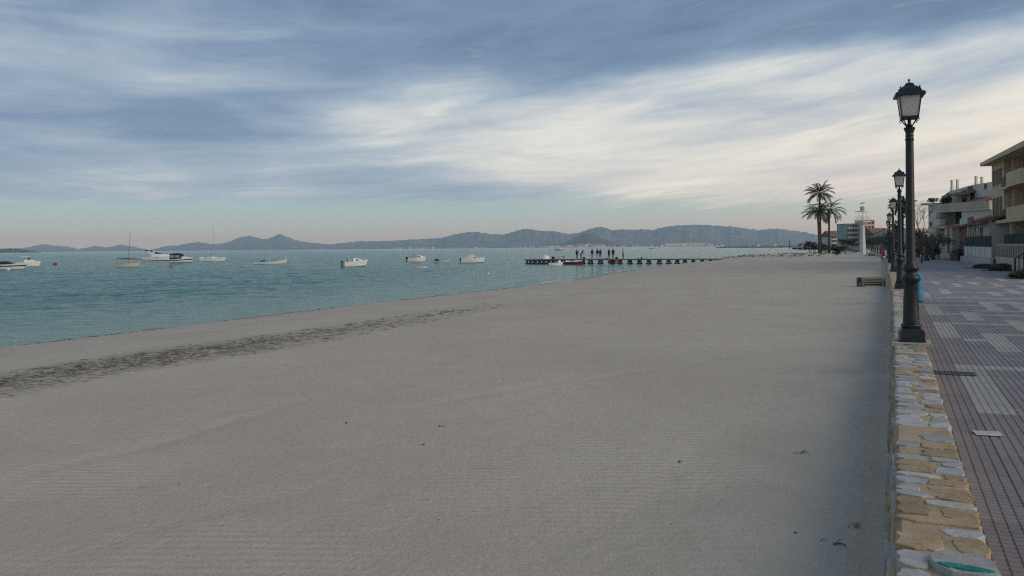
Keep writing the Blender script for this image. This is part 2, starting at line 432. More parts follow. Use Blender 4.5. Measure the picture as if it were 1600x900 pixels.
def build_water():
    # a fan of wave-sized cells round the viewpoint, opening out to the far shore
    az = np.radians(np.concatenate([np.linspace(-150, -40, 24, endpoint=False), np.linspace(-40, 36, 380, endpoint=False), np.linspace(36, 80, 12)]))
    rad = [13.0]
    while rad[-1] < 17000:
        r_ = rad[-1]; rad.append(r_ * (1.0045 if r_ < 900 else 1.010 if r_ < 1800 else 1.05))
    V = np.zeros((len(rad), len(az), 3)); sh = []
    dirs = [FW * math.cos(a_) + RT * math.sin(a_) for a_ in az]
    c30, s30 = math.cos(YAW + 0.14), math.sin(YAW + 0.14)
    for i, r_ in enumerate(rad):
        for j, d_ in enumerate(dirs):
            x, y = d_.x * r_, d_.y * r_; s = Xs(y) - x if y < 330 else 60.0
            z = 0.0
            if r_ < 1800 and 24 <= j < 404 and s > -3:
                u, v = x * c30 + y * s30, -x * s30 + y * c30
                k = min(1.0, max(0.10, s / 22.0)) if y < 200 else 1.0
                n1 = 1 - 2 * abs(N(u * 0.17, v * 0.52, 0.3)); n2 = 1 - 2 * abs(N(u * 0.5, v * 1.35, 4.3))
                z = k * (0.072 * n1 + 0.042 * n2 - 0.064) + 0.02 + (min(1.0, (r_ - 150) / 250) * 0.16 * N(u * 0.06, v * 0.17, 2.2) if r_ > 150 else 0.0)
                if r_ < 120: z += k * 0.03 * N(u * 0.9, v * 2.0, 7.0)
            V[i, j] = (x, y, z)
            sh.append(max(0.0, min(1.0, 1 - s / 26.0)) ** 1.6 if y < 200 else 0.0)
    o = grid_mesh('sea', V.reshape(-1, 3), len(rad), len(az), WATER)
    o.data.flip_normals()
    a = o.data.attributes.new('shallow', 'FLOAT', 'POINT'); a.data.foreach_set('value', np.array(sh, np.float32))
    tag(o, kind='structure')
build_water()
# thin lace of foam where the wavelets run out
FOAM = mat('foam', (0.62, 0.64, 0.62), 0.6, 0.1, 4)
fm = MB(); q = random.Random(3)
for k in range(260):
    y = 34 + 100 * q.random() ** 1.3; n_ = N(y * 0.11, 5.5)
    if n_ < -0.05: continue
    L = q.uniform(0.3, 1.6) * (1 + y / 60); wd = q.uniform(0.01, 0.035) * (1 + y / 60)
    off = q.choice((0.0, 0.0, -0.5, -1.3)) + q.uniform(-0.15, 0.1)
    pts = []
    for j in range(7):
        yy = y + L * (j / 6 - 0.5); pts.append((Xs(yy) + off + 0.1 * N(yy * 1.1, off), yy, wd * math.sin(math.pi * j / 6) + 0.004))
    z = 0.022
    fm.rings([[(a - w_, b_, z - 0.02), (a - w_ * 0.4, b_, z + 0.004), (a + w_ * 0.4, b_, z + 0.004), (a + w_, b_, z - 0.02)] for a, b_, w_ in pts], False, False, False)
tag(fm.build('shore_foam', FOAM), 'thin white foam along the edge of the water', 'foam', kind='stuff')

# ---------------------------------------------------------------- land: ground sheet, promenade
EARTH = mat('earth', (0.20, 0.185, 0.16), 0.95, c2=(0.28, 0.26, 0.22), scale=0.2, bump=0.4, bscale=4, dirt=0.4)
g = MB()
pl = [(Xw(y) + 0.35, y) for y in (-60, 14, 31, 50, 73, 95, 115, 136, 154, 174, 193, 211, 230, 300, 330)]
ring = pl + [(3000, 330), (3000, -60)]
g.rings([[(x, y, -3) for x, y in ring], [(x, y, Z_PROM - 0.05) for x, y in ring]], False, True)
tag(g.build('ground', EARTH), kind='structure')
# coast beyond, round the bay to the far shore
def polar(x, t): p = col_at(x, t); return (p.x, p.y)
coast = [(3000, 329), (-14, 329), (-15, 380), (-23, 470), (-40, 560), (-62, 760), (-95, 1150), (-130, 1500), polar(1240, 2600), polar(1120, 3600), polar(1000, 4200), polar(900, 4500), polar(780, 4700), polar(650, 5200), polar(560, 6200), polar(480, 7800), polar(330, 9000), polar(200, 9800), polar(40, 10400), polar(-300, 11000), polar(-300, 15500), polar(500, 15800), polar(1200, 15800), polar(2200, 9000)]
g = MB(); g.rings([[(x, y, -2) for x, y in coast], [(x, y, 1.0) for x, y in coast]], False, True)
FARL = mat('far_land', (0.10, 0.105, 0.07), 0.95, c2=(0.19, 0.17, 0.13), scale=0.004)
tag(g.build('far_coast', FARL), kind='structure')

T = 0.43
X0 = 0.47
PLAIN = mat('paving_mauve', (0.235, 0.208, 0.205), 0.75, c2=(0.31, 0.28, 0.27), scale=0.9, bump=0.3, bscale=60, rand=0.10, dirt=0.35)
PALE = mat('paving_pale', (0.36, 0.345, 0.305), 0.75, c2=(0.46, 0.44, 0.385), scale=0.9, bump=0.3, bscale=60, rand=0.08, dirt=0.3)
def paving_field(name, plain, pale):
    """same tile rhythm where single tiles can no longer be told apart"""
    m_ = bpy.data.materials.new(name); m_.use_nodes = True; t = m_.node_tree; b = NB(t); p = t.nodes['Principled BSDF']
    tc = b.new('ShaderNodeTexCoord').outputs['Object']; x, y, z = b.sep(tc)
    fx = b.m('FLOOR', b.m('DIVIDE', b.m('SUBTRACT', x, X0), T)); fy = b.m('FLOOR', b.m('DIVIDE', y, T))
    wn = b.new('ShaderNodeTexWhiteNoise'); t.links.new(b.xyz(b.m('FLOOR', b.m('DIVIDE', fx, 2.0)), b.m('FLOOR', b.m('DIVIDE', fy, 8.0))), wn.inputs['Vector'])
    strip = b.m('MULTIPLY', b.m('GREATER_THAN', wn.outputs['Value'], 0.76), b.m('GREATER_THAN', b.m('MODULO', b.m('ABSOLUTE', fx), 2.0), 0.5))
    c = b.mix(b.rng(b.noise(tc, 0.7, 4), 0.35, 0.65), plain, tuple(v * 1.3 for v in plain))
    c = b.mix(strip, c, pale)
    gx = b.m('FRACT', b.m('DIVIDE', b.m('SUBTRACT', x, X0), T)); gy = b.m('FRACT', b.m('DIVIDE', y, T))
    j = b.m('LESS_THAN', b.m('MINIMUM', gx, gy), 0.04)
    c = b.mix(b.m('MULTIPLY', j, 0.5), c, (0.06, 0.055, 0.055))
    t.links.new(c, p.inputs['Base Color']); p.inputs['Roughness'].default_value = 0.75
    return m_
PFIELD = paving_field('promenade_paving', (0.25, 0.22, 0.21), (0.325, 0.305, 0.28))
g = MB()
prow = [-20, 14, 31, 50, 73, 95, 115, 136, 154, 174, 193, 211, 230, 300]
PR = lambda y: float(np.interp(y, [-20, 100, 115, 135, 160, 200, 300], [8.2, 8.2, 8.0, 6.2, 5.2, 3.5, -1]))
g.rings([[(Xw(y) + 0.40, y, Z_PROM - 0.012), (PR(y), y, Z_PROM - 0.012)] for y in prow], False, False, False)
prom = tag(g.build('promenade', PFIELD), kind='structure')
def pale_tile(k, j):
    y = j * T
    strips = {1: ((11.1, 15.4), (19.7, 23.7), (25.8, 29.9), (34.2, 38.0), (43, 47), (52, 56)), 3: ((17.8, 21.1), (24.4, 27.5), (36.9, 40.7), (45, 49)),
              5: ((28.5, 32.4), (42.8, 46.9), (21.9, 24.9)), 7: ((28.4, 31.5), (36, 39), (45.6, 48.6), (55, 58)), 9: ((38, 41.5), (43.8, 47.4), (52.9, 56.2)), 11: ((41, 45), (50, 54)), 13: ((36, 40), (47, 51)), 15: ((43, 47), (55, 59))}
    for a, b_ in strips.get(k, ()):
        if a <= y + 0.2 < b_: return True
    for yy, k0, k1 in ((15.2, 2, 99), (19.7, 2, 3), (20.7, 4, 99), (23.55, 2, 99), (26.3, 2, 99), (28.3, 4, 99), (30.2, 0, 4), (32.2, 6, 99), (34.8, 0, 99), (38.4, 3, 99), (43.0, 0, 8), (49, 2, 99)):
        if abs(y + 0.2 - yy) < T / 2 and k0 <= k <= k1: return True
    return False
def tile_mb(bumps=True):
    m_ = MB(); e = 0.004
    if not bumps:
        return m_.rings([[(e, e, -0.012), (T - e, e, -0.012), (T - e, T - e, -0.012), (e, T - e, -0.012)], [(e * 2, e * 2, 0), (T - e * 2, e * 2, 0), (T - e * 2, T - e * 2, 0), (e * 2, T - e * 2, 0)]], False, True)
    m_.add([(e, e, -0.009), (T - e, e, -0.009), (T - e, T - e, -0.009), (e, T - e, -0.009)], [(0, 1, 2, 3)])
    c = T / 5
    for i in range(5):
        for j in range(5):
            x, y = i * c, j * c; a, q_ = 0.0052, 0.010
            m_.rings([[(x + a, y + a, -0.009), (x + c - a, y + a, -0.009), (x + c - a, y + c - a, -0.009), (x + a, y + c - a, -0.009)],
                      [(x + q_, y + q_, 0), (x + c - q_, y + q_, 0), (x + c - q_, y + c - q_, 0), (x + q_, y + c - q_, 0)]], False, True)
    return m_
tb = tile_mb(True); tp = tile_mb(False)
me_t = {}
for pale in (0, 1):
    me_t[pale] = tb.mesh('paving_tile'); me_t[pale].materials.append(PALE if pale else PLAIN)
rest = {0: MB(), 1: MB()}
cells = []
for j in range(int(3.0 / T), int(64 / T)):
    for k in range(int(7.6 / T)):
        x, y = X0 + k * T, j * T
        if x < Xw(y) + 0.46: continue
        vis = x < 0.1255 * (y + T) and y > 4.2
        cells.append((0 if vis else 1, y * y * (1 if vis else 4), k, j))
    
cells.sort()
for n_, (hid, _, k, j) in enumerate(cells):
    x, y = X0 + k * T, j * T; pl_ = 1 if pale_tile(k, j) else 0
    dz = 0.0025 * N(k * 3.7, j * 2.9, 1)
    if n_ < 300 and not hid:
        o = bpy.data.objects.new('paving_tile', me_t[pl_]); COL.objects.link(o); o.location = (x, y, Z_PROM + dz); o.parent = prom
    else:
        src = tb if (y < 15 and x < 4.5) else tp
        rest[pl_].add([(a + x, b_ + y, c + Z_PROM + dz) for a, b_, c in src.v], src.f)
for pl_, nm in ((0, 'paving_tiles'), (1, 'paving_tiles')):
    o = rest[pl_].build(nm, PALE if pl_ else PLAIN, prom); o['kind'] = 'stuff'
# ---------------------------------------------------------------- hills across the water
HILL = mat('hill_scrub', (0.07, 0.09, 0.085), 0.95, c2=(0.19, 0.18, 0.155), scale=0.004, bump=0.0)
def range_of_hills(name, pts, D, front, seed, mt, step=2.0, rough=0.06):
    xs = np.arange(pts[0][0], pts[-1][0] + 0.1, step)
    ys = np.interp(xs, [p[0] for p in pts], [p[1] for p in pts])
    ks = [0, 0.12, 0.28, 0.45, 0.62, 0.78, 0.9, 1.0, 1.12, 1.3, 1.6]
    V = np.zeros((len(xs), len(ks), 3))
    for i, (x, y) in enumerate(zip(xs, ys)):
        d = ray(x, y); Dx = float(np.interp(x, [a for a, _ in D], [b_ for _, b_ in D]))
        H = max(2.0, 3.0 + d.z * Dx)
        H += Dx / 1250 * (1.5 * N(x * 0.16, seed) + 1.0 * N(x * 0.41, seed + 2))
        h = Vector((d.x, d.y, 0))
        for j, k in enumerate(ks):
            dist = Dx * (front + (1 - front) * k)
            prof = k ** 1.25 if k <= 1 else max(0, 1 - (k - 1) * 1.4)
            z = H * prof * (1 + (rough * 4 * N(x * 0.06, k * 5.0, seed) if 0 < k < 1 else 0) + (rough * 2.0 * N(x * 0.16, k * 13.0, seed + 3) if 0 < k < 1 else 0))
            if k < 1 and k > 0: z = min(z, (3.0 + d.z * dist) * 0.97)
            V[i, j] = (h.x * dist, h.y * dist, max(z, 0.5) if k > 0 else 0.5)
    return tag(grid_mesh(name, V.reshape(-1, 3), len(xs), len(ks), mt), kind='structure')
R1 = [(-260, 391), (-180, 388), (-100, 390), (-40, 387.5), (0, 389), (40, 387), (65, 381.5), (90, 384), (105, 385), (122, 389), (135, 387), (148, 384), (165, 386.5), (176, 385), (188, 382), (202, 384), (215, 386.5), (232, 390.5), (246, 388), (256, 385), (270, 384), (290, 381), (310, 378), (330, 381), (345, 381), (360, 377), (375, 370.5), (390, 368.5), (405, 372), (418, 374), (428, 369), (437, 365), (448, 370), (465, 376), (490, 379.5), (515, 382), (540, 379), (560, 377), (600, 376.5), (640, 374.5), (660, 373.5), (690, 371.5), (715, 365), (735, 362), (750, 363), (770, 366), (790, 366), (805, 361), (822, 357), (840, 360), (860, 361), (875, 363), (890, 365.5), (905, 364), (920, 358), (935, 354.5), (950, 357), (958, 360), (965, 358.5), (990, 359), (1010, 358), (1020, 360), (1035, 355), (1060, 352), (1090, 351), (1120, 352.5), (1145, 354), (1165, 357), (1185, 359.5), (1205, 357.5), (1225, 358), (1245, 361), (1265, 364), (1290, 370), (1320, 374), (1360, 377), (1450, 380), (1560, 377), (1700, 374)]
range_of_hills('far_hills', R1, [(-300, 12500), (480, 11500), (900, 9800), (1700, 9500)], 0.72, 1, HILL)
R2 = [(868, 384), (878, 381), (888, 377), (898, 371), (908, 366.5), (916, 364.5), (925, 366.5), (938, 370.5), (950, 376), (962, 380), (975, 383)]
HILLG = mat('hill_green', (0.05, 0.062, 0.045), 0.95, c2=(0.125, 0.115, 0.085), scale=0.01)
range_of_hills('cone_hill', R2, [(800, 6600), (1000, 6600)], 0.9, 5, HILLG, 1.5)
R3 = [(-200, 393), (-120, 386), (-40, 387), (0, 388.5), (20, 388), (36, 389.5), (50, 392), (62, 394)]
range_of_hills('wooded_headland', R3, [(-300, 3600), (100, 3600)], 0.9, 8, HILLG, 2.0)

# ---------------------------------------------------------------- town along the far shore
TW = [mat('town_wall_white', (0.68, 0.63, 0.57), 0.9, 0.05), mat('town_wall_pink', (0.50, 0.38, 0.33), 0.9, 0.05), mat('town_wall_tan', (0.66, 0.57, 0.46), 0.9, 0.05)]
TR = mat('town_roof', (0.28, 0.13, 0.09), 0.9, 0.1)
q = random.Random(21)
def town_house(x, t, w_, h, dp, mi, base):
    p = col_at(x, t, base)
    r = empty('town_house', p, q.uniform(0, 1.2), None, 'house', 'houses of the far town')
    flat = q.random() < 0.5
    m_ = MB().box(-w_ / 2, w_ / 2, -dp / 2, dp / 2, -3, h); m_.build('wall', TW[mi], r)
    if flat:
        MB().box(-w_ / 2 - 0.3, w_ / 2 + 0.3, -dp / 2 - 0.3, dp / 2 + 0.3, h, h + 0.8).build('roof', TW[mi], r)
    else:
        MB().prism([(-dp / 2 - 0.5, h), (dp / 2 + 0.5, h), (0, h + dp * 0.25)], 0, -w_ / 2 - 0.5, w_ / 2 + 0.5).build('roof', TR, r)
    r['look'] = ('white', 'pinkish', 'tan')[mi] + (' flat roofed' if flat else ' red roofed'); return r
cnt = 0
for k in range(190):
    z_ = q.random()
    if z_ < 0.40:     # round the cone hill
        x = q.gauss(918, 22); t = q.uniform(4750, 5900); base = 1.0 + max(0, (t - 5300)) * 0.035 * max(0, 1 - abs(x - 916) / 45); nm = 'small pale house of the town below the cone shaped hill'
    elif z_ < 0.75:
        x = q.uniform(960, 1120); t = q.uniform(4300, 5400); base = 1.0; nm = 'small pale house on the far shore right of the cone shaped hill'
    else:
        x = q.uniform(610, 880); t = q.uniform(5400, 6000); base = 1.0; nm = 'small pale house on the far shore left of the cone shaped hill'
    o = town_house(x, t, q.uniform(10, 26), q.uniform(4, 10), q.uniform(9, 14), q.choice((0, 0, 1, 1, 2)), base)
    lk = o['look']; del o['look']; o['label'] = nm.replace('small pale', 'small ' + lk); o['group'] = lk + ' ' + {'b': 'houses below the cone hill', 'r': 'houses right of the cone hill', 'l': 'houses left of the cone hill'}['b' if 'below' in nm else 'r' if 'right' in nm else 'l']
g = MB(); p = col_at(1072, 4600, 1.0)
o = empty('greenhouse', p, YAW, 'long low white greenhouse strip on the far shore', 'greenhouse')
g.box(-130, 130, -40, 40, 8, 16); g.build('roof', TW[0], o); MB().box(-128, 128, -38, 38, -2, 8).build('wall', TW[2], o)

# ---------------------------------------------------------------- haze
HZ = bpy.data.materials.new('haze'); HZ.use_nodes = True
HZ.node_tree.nodes.clear(); b_ = NB(HZ.node_tree)
ho = b_.new('ShaderNodeOutputMaterial'); pv = b_.new('ShaderNodeVolumePrincipled')
pv.inputs['Color'].default_value = (0.54, 0.78, 1.0, 1); pv.inputs['Absorption Color'].default_value = (1, 1, 1, 1); pv.inputs['Density'].default_value = HAZE_DENSITY
HZ.node_tree.links.new(pv.outputs[0], ho.inputs['Volume'])
hz = MB().box(-17500, 9000, -9500, 17500, -4, 300).build('haze', HZ)
tag(hz, 'thin pale haze over the water', 'haze', kind='stuff')
# ---------------------------------------------------------------- sea wall of rubble stone
MORTAR = mat('wall_mortar', (0.40, 0.275, 0.15), 0.9, c2=(0.51, 0.385, 0.245), scale=3.0, bump=0.6, bscale=30, dirt=0.25)
ST_WHITE = mat('stone_white', (0.40, 0.38, 0.34), 0.8, c2=(0.54, 0.51, 0.455), scale=7, bump=0.5, bscale=25, rand=0.14, dirt=0.3)
ST_BLUE = mat('stone_blue_grey', (0.30, 0.31, 0.30), 0.8, c2=(0.43, 0.425, 0.40), scale=8, bump=0.5, bscale=25, rand=0.15, dirt=0.35)
ST_OCHRE = mat('stone_ochre', (0.34, 0.235, 0.125), 0.85, c2=(0.45, 0.34, 0.21), scale=6, bump=0.5, bscale=25, rand=0.18, dirt=0.35)
PLASTER = mat('pillar_plaster', (0.42, 0.36, 0.27), 0.85, c2=(0.52, 0.46, 0.36), scale=4, bump=0.3, bscale=30, dirt=0.35)
WW = 0.44                     # width of the wall top
wall = empty('sea_wall', (0, 0, 0), 0, 'low rubble stone sea wall with ochre mortar between beach and promenade', 'wall')
core = MB(); R = []
wy = [-6] + list(np.arange(3.0, 34, 0.35)) + [36, 40, 45, 50, 56, 62, 68, 73, 80, 88, 95, 104, 110]
for y in wy:
    x = Xw(y); j = 0.012 * N(y * 2.1, 4); j2 = 0.012 * N(y * 1.9, 8)
    R.append([(x - 0.075 + j, y, 0.2), (x - 0.05 + j, y, 1.0), (x + 0.004 + j, y, Z_WALL - 0.03), (x + 0.03, y, Z_WALL + 0.004 * N(y * 5, 1)), (x + WW / 2, y, Z_WALL + 0.002 + 0.004 * N(y * 4, 2)), (x + WW - 0.03 + j2, y, Z_WALL + 0.004 * N(y * 5, 3)), (x + WW + j2, y, Z_WALL - 0.03), (x + WW + 0.01, y, 0.2)])
core.rings(R); core.build('mortar_core', MORTAR, wall, 35)
low = MB(); R = []
for y in (110, 115, 125, 136, 145, 154, 164, 174, 184, 193, 203, 211, 230, 260, 298):
    x = Xw(y); R.append([(x, y, 0.2), (x, y, 1.19), (x + WW, y, 1.19), (x + WW, y, 0.2)])
low.rings(R); low.build('far_coping', PLASTER, wall)
q = random.Random(11)
def stone_mb(cx, cy, w_, d_, z, hgt, n=11, face='top'):
    """rough flat stone, outline w_ x d_, standing hgt proud"""
    o1, o2 = [], []
    ex = q.uniform(2.4, 7)
    for i in range(n):
        a = 2 * math.pi * (i + q.uniform(-0.25, 0.25)) / n
        c, s_ = math.cos(a), math.sin(a)
        r = 1 / (abs(c) ** ex + abs(s_) ** ex) ** (1 / ex) * q.uniform(0.80, 1.12)
        o1.append((c * r * w_ / 2, s_ * r * d_ / 2)); o2.append((c * r * (w_ / 2 - 0.004), s_ * r * (d_ / 2 - 0.004)))
    tl, tw = q.uniform(-0.004, 0.004), q.uniform(-0.004, 0.004)
    m_ = MB()
    def P(p, h):
        h2 = h + (tl * p[0] / w_ + tw * p[1] / d_) * 2 if h > 0 else h
        if face == 'top': return (min(max(cx + p[0], Xw(cy) - 0.006 + 0.01 * N(p[1] * 9, cy)), Xw(cy) + WW + 0.006 + 0.01 * N(p[1] * 9, cy + 5)), cy + p[1], z + h2)
        return (cx - h2 - 0.12 * p[1] * 0.15, cy + p[0], z + p[1])
    top = [P(p, hgt * q.uniform(0.85, 1.1)) for p in o2]
    m_.rings([[P(p, -0.03) for p in o1], [P((p[0], p[1]), hgt * 0.55) for p in o1], top], False, False)
    k = len(m_.v); m_.v.append(P((0, 0), hgt)); b0 = k - n
    m_.f += [(b0 + i, b0 + (i + 1) % n, k) for i in range(n)]
    return m_
LAMP_Y = [14.24, 30.8]
y = 3.4; nst = 0
while y < 30.5:
    d = q.uniform(0.13, 0.30) * (1.0 if y < 15 else 1.15)
    if not any(abs(y + d / 2 - ly) < 0.34 + d / 2 for ly in LAMP_Y):
        split = q.uniform(0.16, 0.28); full = q.random() < 0.10
        for (a, b_) in (((0.0, WW),) if full else ((0.0, split), (split, WW))):
            if q.random() < (0.16 if y < 8 else 0.06): continue               # bare mortar
            w_ = (b_ - a) - q.uniform(-0.005, 0.04); dd = d * q.uniform(0.72, 1.02)
            pr = q.random(); far = min(1, max(0, (y - 5) / 6))
            mt = ST_WHITE if pr < 0.30 + 0.20 * far else ST_BLUE if pr < 0.50 + 0.22 * far else ST_OCHRE
            cx = Xw(y) + (a + w_ / 2 + 0.004 if a == 0 else b_ - w_ / 2 - 0.004)
            if full: cx = Xw(y) + WW / 2
            stone_mb(cx, y + d / 2 + q.uniform(-0.02, 0.02), w_, dd, Z_WALL, q.uniform(0.005, 0.011) + 0.002, 15).build('stone', mt, wall, 25); nst += 1
    y += d
# face towards the beach
y = 3.6
while y < 24:
    L = q.uniform(0.18, 0.42)
    if not any(abs(y + L / 2 - ly) < 0.34 + L / 2 for ly in LAMP_Y):
        for zz in (1.27, 1.08, 0.92):
            h = q.uniform(0.10, 0.16); mt = q.choice((ST_OCHRE, ST_OCHRE, ST_WHITE, ST_BLUE))
            xx = Xw(y) + (0.002 if zz > 1.2 else -0.025 if zz > 1 else -0.05)
            stone_mb(xx, y + L / 2, L * q.uniform(0.75, 0.97), h, zz + q.uniform(-0.02, 0.02), q.uniform(0.012, 0.03), 9, 'side').build('stone', mt, wall, 25)
    y += L
# the big white corner stone with a stroke of green paint
stone_mb(Xw(4.3) + 0.30, 4.47, 0.28, 0.30, Z_WALL + 0.012, 0.03, 12).build('stone', ST_WHITE, wall, 25)
GREENP = mat('green_paint', (0.01, 0.20, 0.15), 0.6, 0.25, 12)
m_ = MB(); n = 14
for (cx, cy, L, wd, sl) in ((0.30, 4.40, 0.24, 0.034, -0.02),):
    for z, sc in ((0.0, 1.0), (0.003, 0.97)): pass
    m_.rings([[(cx + (i / n - 0.5) * L, cy + sl * (i / n - 0.5) + wd * s_ * min(1, 5 * min(i / n + 0.02, 1.02 - i / n)) ** 0.6 * q.uniform(0.7, 1.2), Z_WALL + 0.0475 + z) for i in range(n + 1)] for s_, z in ((-1, -0.006), (-0.8, 0.0), (0.8, 0.0), (1, -0.006))], False, False, False)
m_.build('paint_stroke', GREENP, wall)
m_ = MB()
m_.rings([[(0.23 + (i / 8 - 0.5) * 0.2, 13.80 + 0.05 * s_ * math.sin(math.pi * (0.1 + 0.8 * i / 8)) * q.uniform(0.5, 1.2), Z_WALL + 0.046 + z) for i in range(9)] for s_, z in ((-1, -0.012), (-0.7, 0.0), (0.7, 0.0), (1, -0.012))], False, False, False)
m_.build('paint_stroke', GREENP, wall)

# ---------------------------------------------------------------- lamps along the wall
IRON = mat('lamp_iron', (0.010, 0.017, 0.017), 0.42, 0.3, 8, bump=0.12, bscale=40, spec=0.5)
def frosted(name, c):
    m_ = bpy.data.materials.new(name); m_.use_nodes = True; t = m_.node_tree; b = NB(t); p = t.nodes['Principled BSDF']
    tc = b.new('ShaderNodeTexCoord').outputs['Object']
    t.links.new(b.mix(b.rng(b.noise(tc, 6, 4), 0.3, 0.7), c, tuple(v * 0.8 for v in c)), p.inputs['Base Color'])
    p.inputs['Roughness'].default_value = 0.35
    tr = b.new('ShaderNodeBsdfTranslucent'); tr.inputs[0].default_value = (*[min(1, v * 1.1) for v in c], 1)
    ms = b.new('ShaderNodeMixShader'); ms.inputs[0].default_value = 0.62
    t.links.new(p.outputs[0], ms.inputs[1]); t.links.new(tr.outputs[0], ms.inputs[2]); t.links.new(ms.outputs[0], t.nodes['Material Output'].inputs[0])
    return m_
PANE = frosted('frosted_pane', (0.88, 0.87, 0.84))
def sqr(h, z, r=0.0): return [(h * math.cos(r + math.pi / 4 + k * math.pi / 2) * 1.41421, h * math.sin(r + math.pi / 4 + k * math.pi / 2) * 1.41421, z) for k in range(4)]
def make_lamp():
    r = empty('street_lamp')
    b0 = MB(); b0.rings([sqr(0.192, 0), sqr(0.192, 0.035), sqr(0.182, 0.05), sqr(0.182, 0.15), sqr(0.15, 0.215)])
    b0.lathe([(0.13, 0.20), (0.152, 0.245), (0.157, 0.262), (0.152, 0.28), (0.128, 0.295)], 16); b0.build('base', IRON, r, 30)
    sh = MB(); prof = [(0.126, 0.29), (0.118, 0.55), (0.103, 0.93), (0.108, 0.955), (0.145, 1.01), (0.150, 1.04), (0.128, 1.075), (0.092, 1.11), (0.092, 1.135), (0.118, 1.165), (0.127, 1.20), (0.118, 1.235), (0.088, 1.265), (0.078, 1.30), (0.074, 1.34), (0.060, 3.28)]
    RR = []
    for (rr, z) in prof:
        fl = 0.05 if 0.29 < z < 0.95 or z > 1.33 else 0.0
        RR.append([(rr * (1 - fl * (j % 2)) * math.cos(math.pi * j / 14), rr * (1 - fl * (j % 2)) * math.sin(math.pi * j / 14), z) for j in range(28)])
    sh.rings(RR); sh.build('shaft', IRON, r, 50)
    cp = MB().lathe([(0.060, 3.27), (0.066, 3.30), (0.070, 3.315), (0.060, 3.33), (0.058, 3.35), (0.068, 3.365), (0.060, 3.38), (0.062, 3.42), (0.085, 3.475), (0.088, 3.495), (0.05, 3.515), (0.03, 3.56), (0.026, 3.64)], 16)
    cp.build('capital', IRON, r, 40)
    fr = MB(); hb, ht, zb, zt = 0.118, 0.165, 3.665, 4.035
    for k in range(4):                                      # scroll brackets under the lantern
        a = math.pi / 4 + k * math.pi / 2; c, s_ = math.cos(a), math.sin(a)
        fr.tube([(c * 0.03, s_ * 0.03, 3.50), (c * 0.10, s_ * 0.10, 3.575), (c * 0.155, s_ * 0.155, 3.64)], 0.010, 5)
        fr.tube([(c * 0.155, s_ * 0.155, 3.65), (c * 0.19, s_ * 0.19, 3.62), (c * 0.175, s_ * 0.175, 3.595), (c * 0.155, s_ * 0.155, 3.605)], 0.008, 5)
        p0, p1 = Vector((c * hb * 1.414, s_ * hb * 1.414, zb - 0.02)), Vector((c * ht * 1.414, s_ * ht * 1.414, zt))
        fr.tube([p0, p1], 0.013, 4)
    fr.rings([sqr(hb + 0.012, zb - 0.025), sqr(hb + 0.014, zb + 0.012)]); fr.rings([sqr(ht + 0.012, zt - 0.015), sqr(ht + 0.02, zt + 0.005)])
    fr.build('lantern_frame', IRON, r)
    for k in range(4):
        a = k * math.pi / 2; M = Matrix.Rotation(a, 3, 'Z'); g_ = MB(); th = 0.006
        vs = [M @ Vector(p) for p in ((hb, -hb + 0.008, zb + 0.012), (hb, hb - 0.008, zb + 0.012), (ht, ht - 0.010, zt - 0.015), (ht, -ht + 0.010, zt - 0.015))]
        wi = [v - (M @ Vector((th, 0, 0))) for v in vs]
        g_.rings([vs, wi]); g_.build('pane', PANE, r)
    rf = MB(); rf.rings([sqr(0.218, 4.005), sqr(0.222, 4.012), sqr(0.218, 4.05), sqr(0.165, 4.082), sqr(0.165, 4.09), sqr(0.16, 4.115), sqr(0.10, 4.165), sqr(0.075, 4.17), sqr(0.068, 4.20), sqr(0.045, 4.225), sqr(0.02, 4.235)])
    roof = rf.build('lantern_roof', IRON, r)
    fi = MB().lathe([(0.012, 4.23), (0.010, 4.262), (0.017, 4.272), (0.019, 4.282), (0.012, 4.294), (0.002, 4.30)], 10); fi.build('finial', IRON, roof, 40)
    for k in range(4):
        a = math.pi / 4 + k * math.pi / 2; c, s_ = math.cos(a) * 0.20, math.sin(a) * 0.20
        MB().lathe([(0.010, 4.095), (0.008, 4.135), (0.013, 4.143), (0.013, 4.152), (0.002, 4.163)], 8, (c, s_, 0)).build('finial', IRON, roof, 40)
    return r
lamp = make_lamp()
LS = 4.18 / 4.30
lamps = []      # (label, x, y, z)
lab = ['nearest tall dark green lamp post standing on the sea wall', 'second lamp post along the sea wall, left behind the nearest', 'third lamp post along the sea wall, partly behind the second', 'fourth lamp post along the sea wall, half hidden behind the third', 'fifth lamp post along the sea wall, beside the red topped person']
pos = [(0.245, 14.24), (0.20, 30.8), (-0.01, 49.6), (-0.28, 72.6), (-0.52, 95.0)]
for (x, y), l_ in zip(pos, lab): lamps.append((l_, x, y, Z_PLINTH))
far = [(1380.8, 123, 'sixth'), (1375.4, 140, 'seventh'), (1371, 158, 'eighth'), (1367.4, 175, 'ninth'), (1364.5, 192, 'tenth'), (1361.6, 212, 'eleventh')]
for x, t, w_ in far:
    p = col_at(x, t)
    lamps.append((w_ + ' lamp post along the sea wall, small and far off near the white tower', p.x, p.y, 1.20))
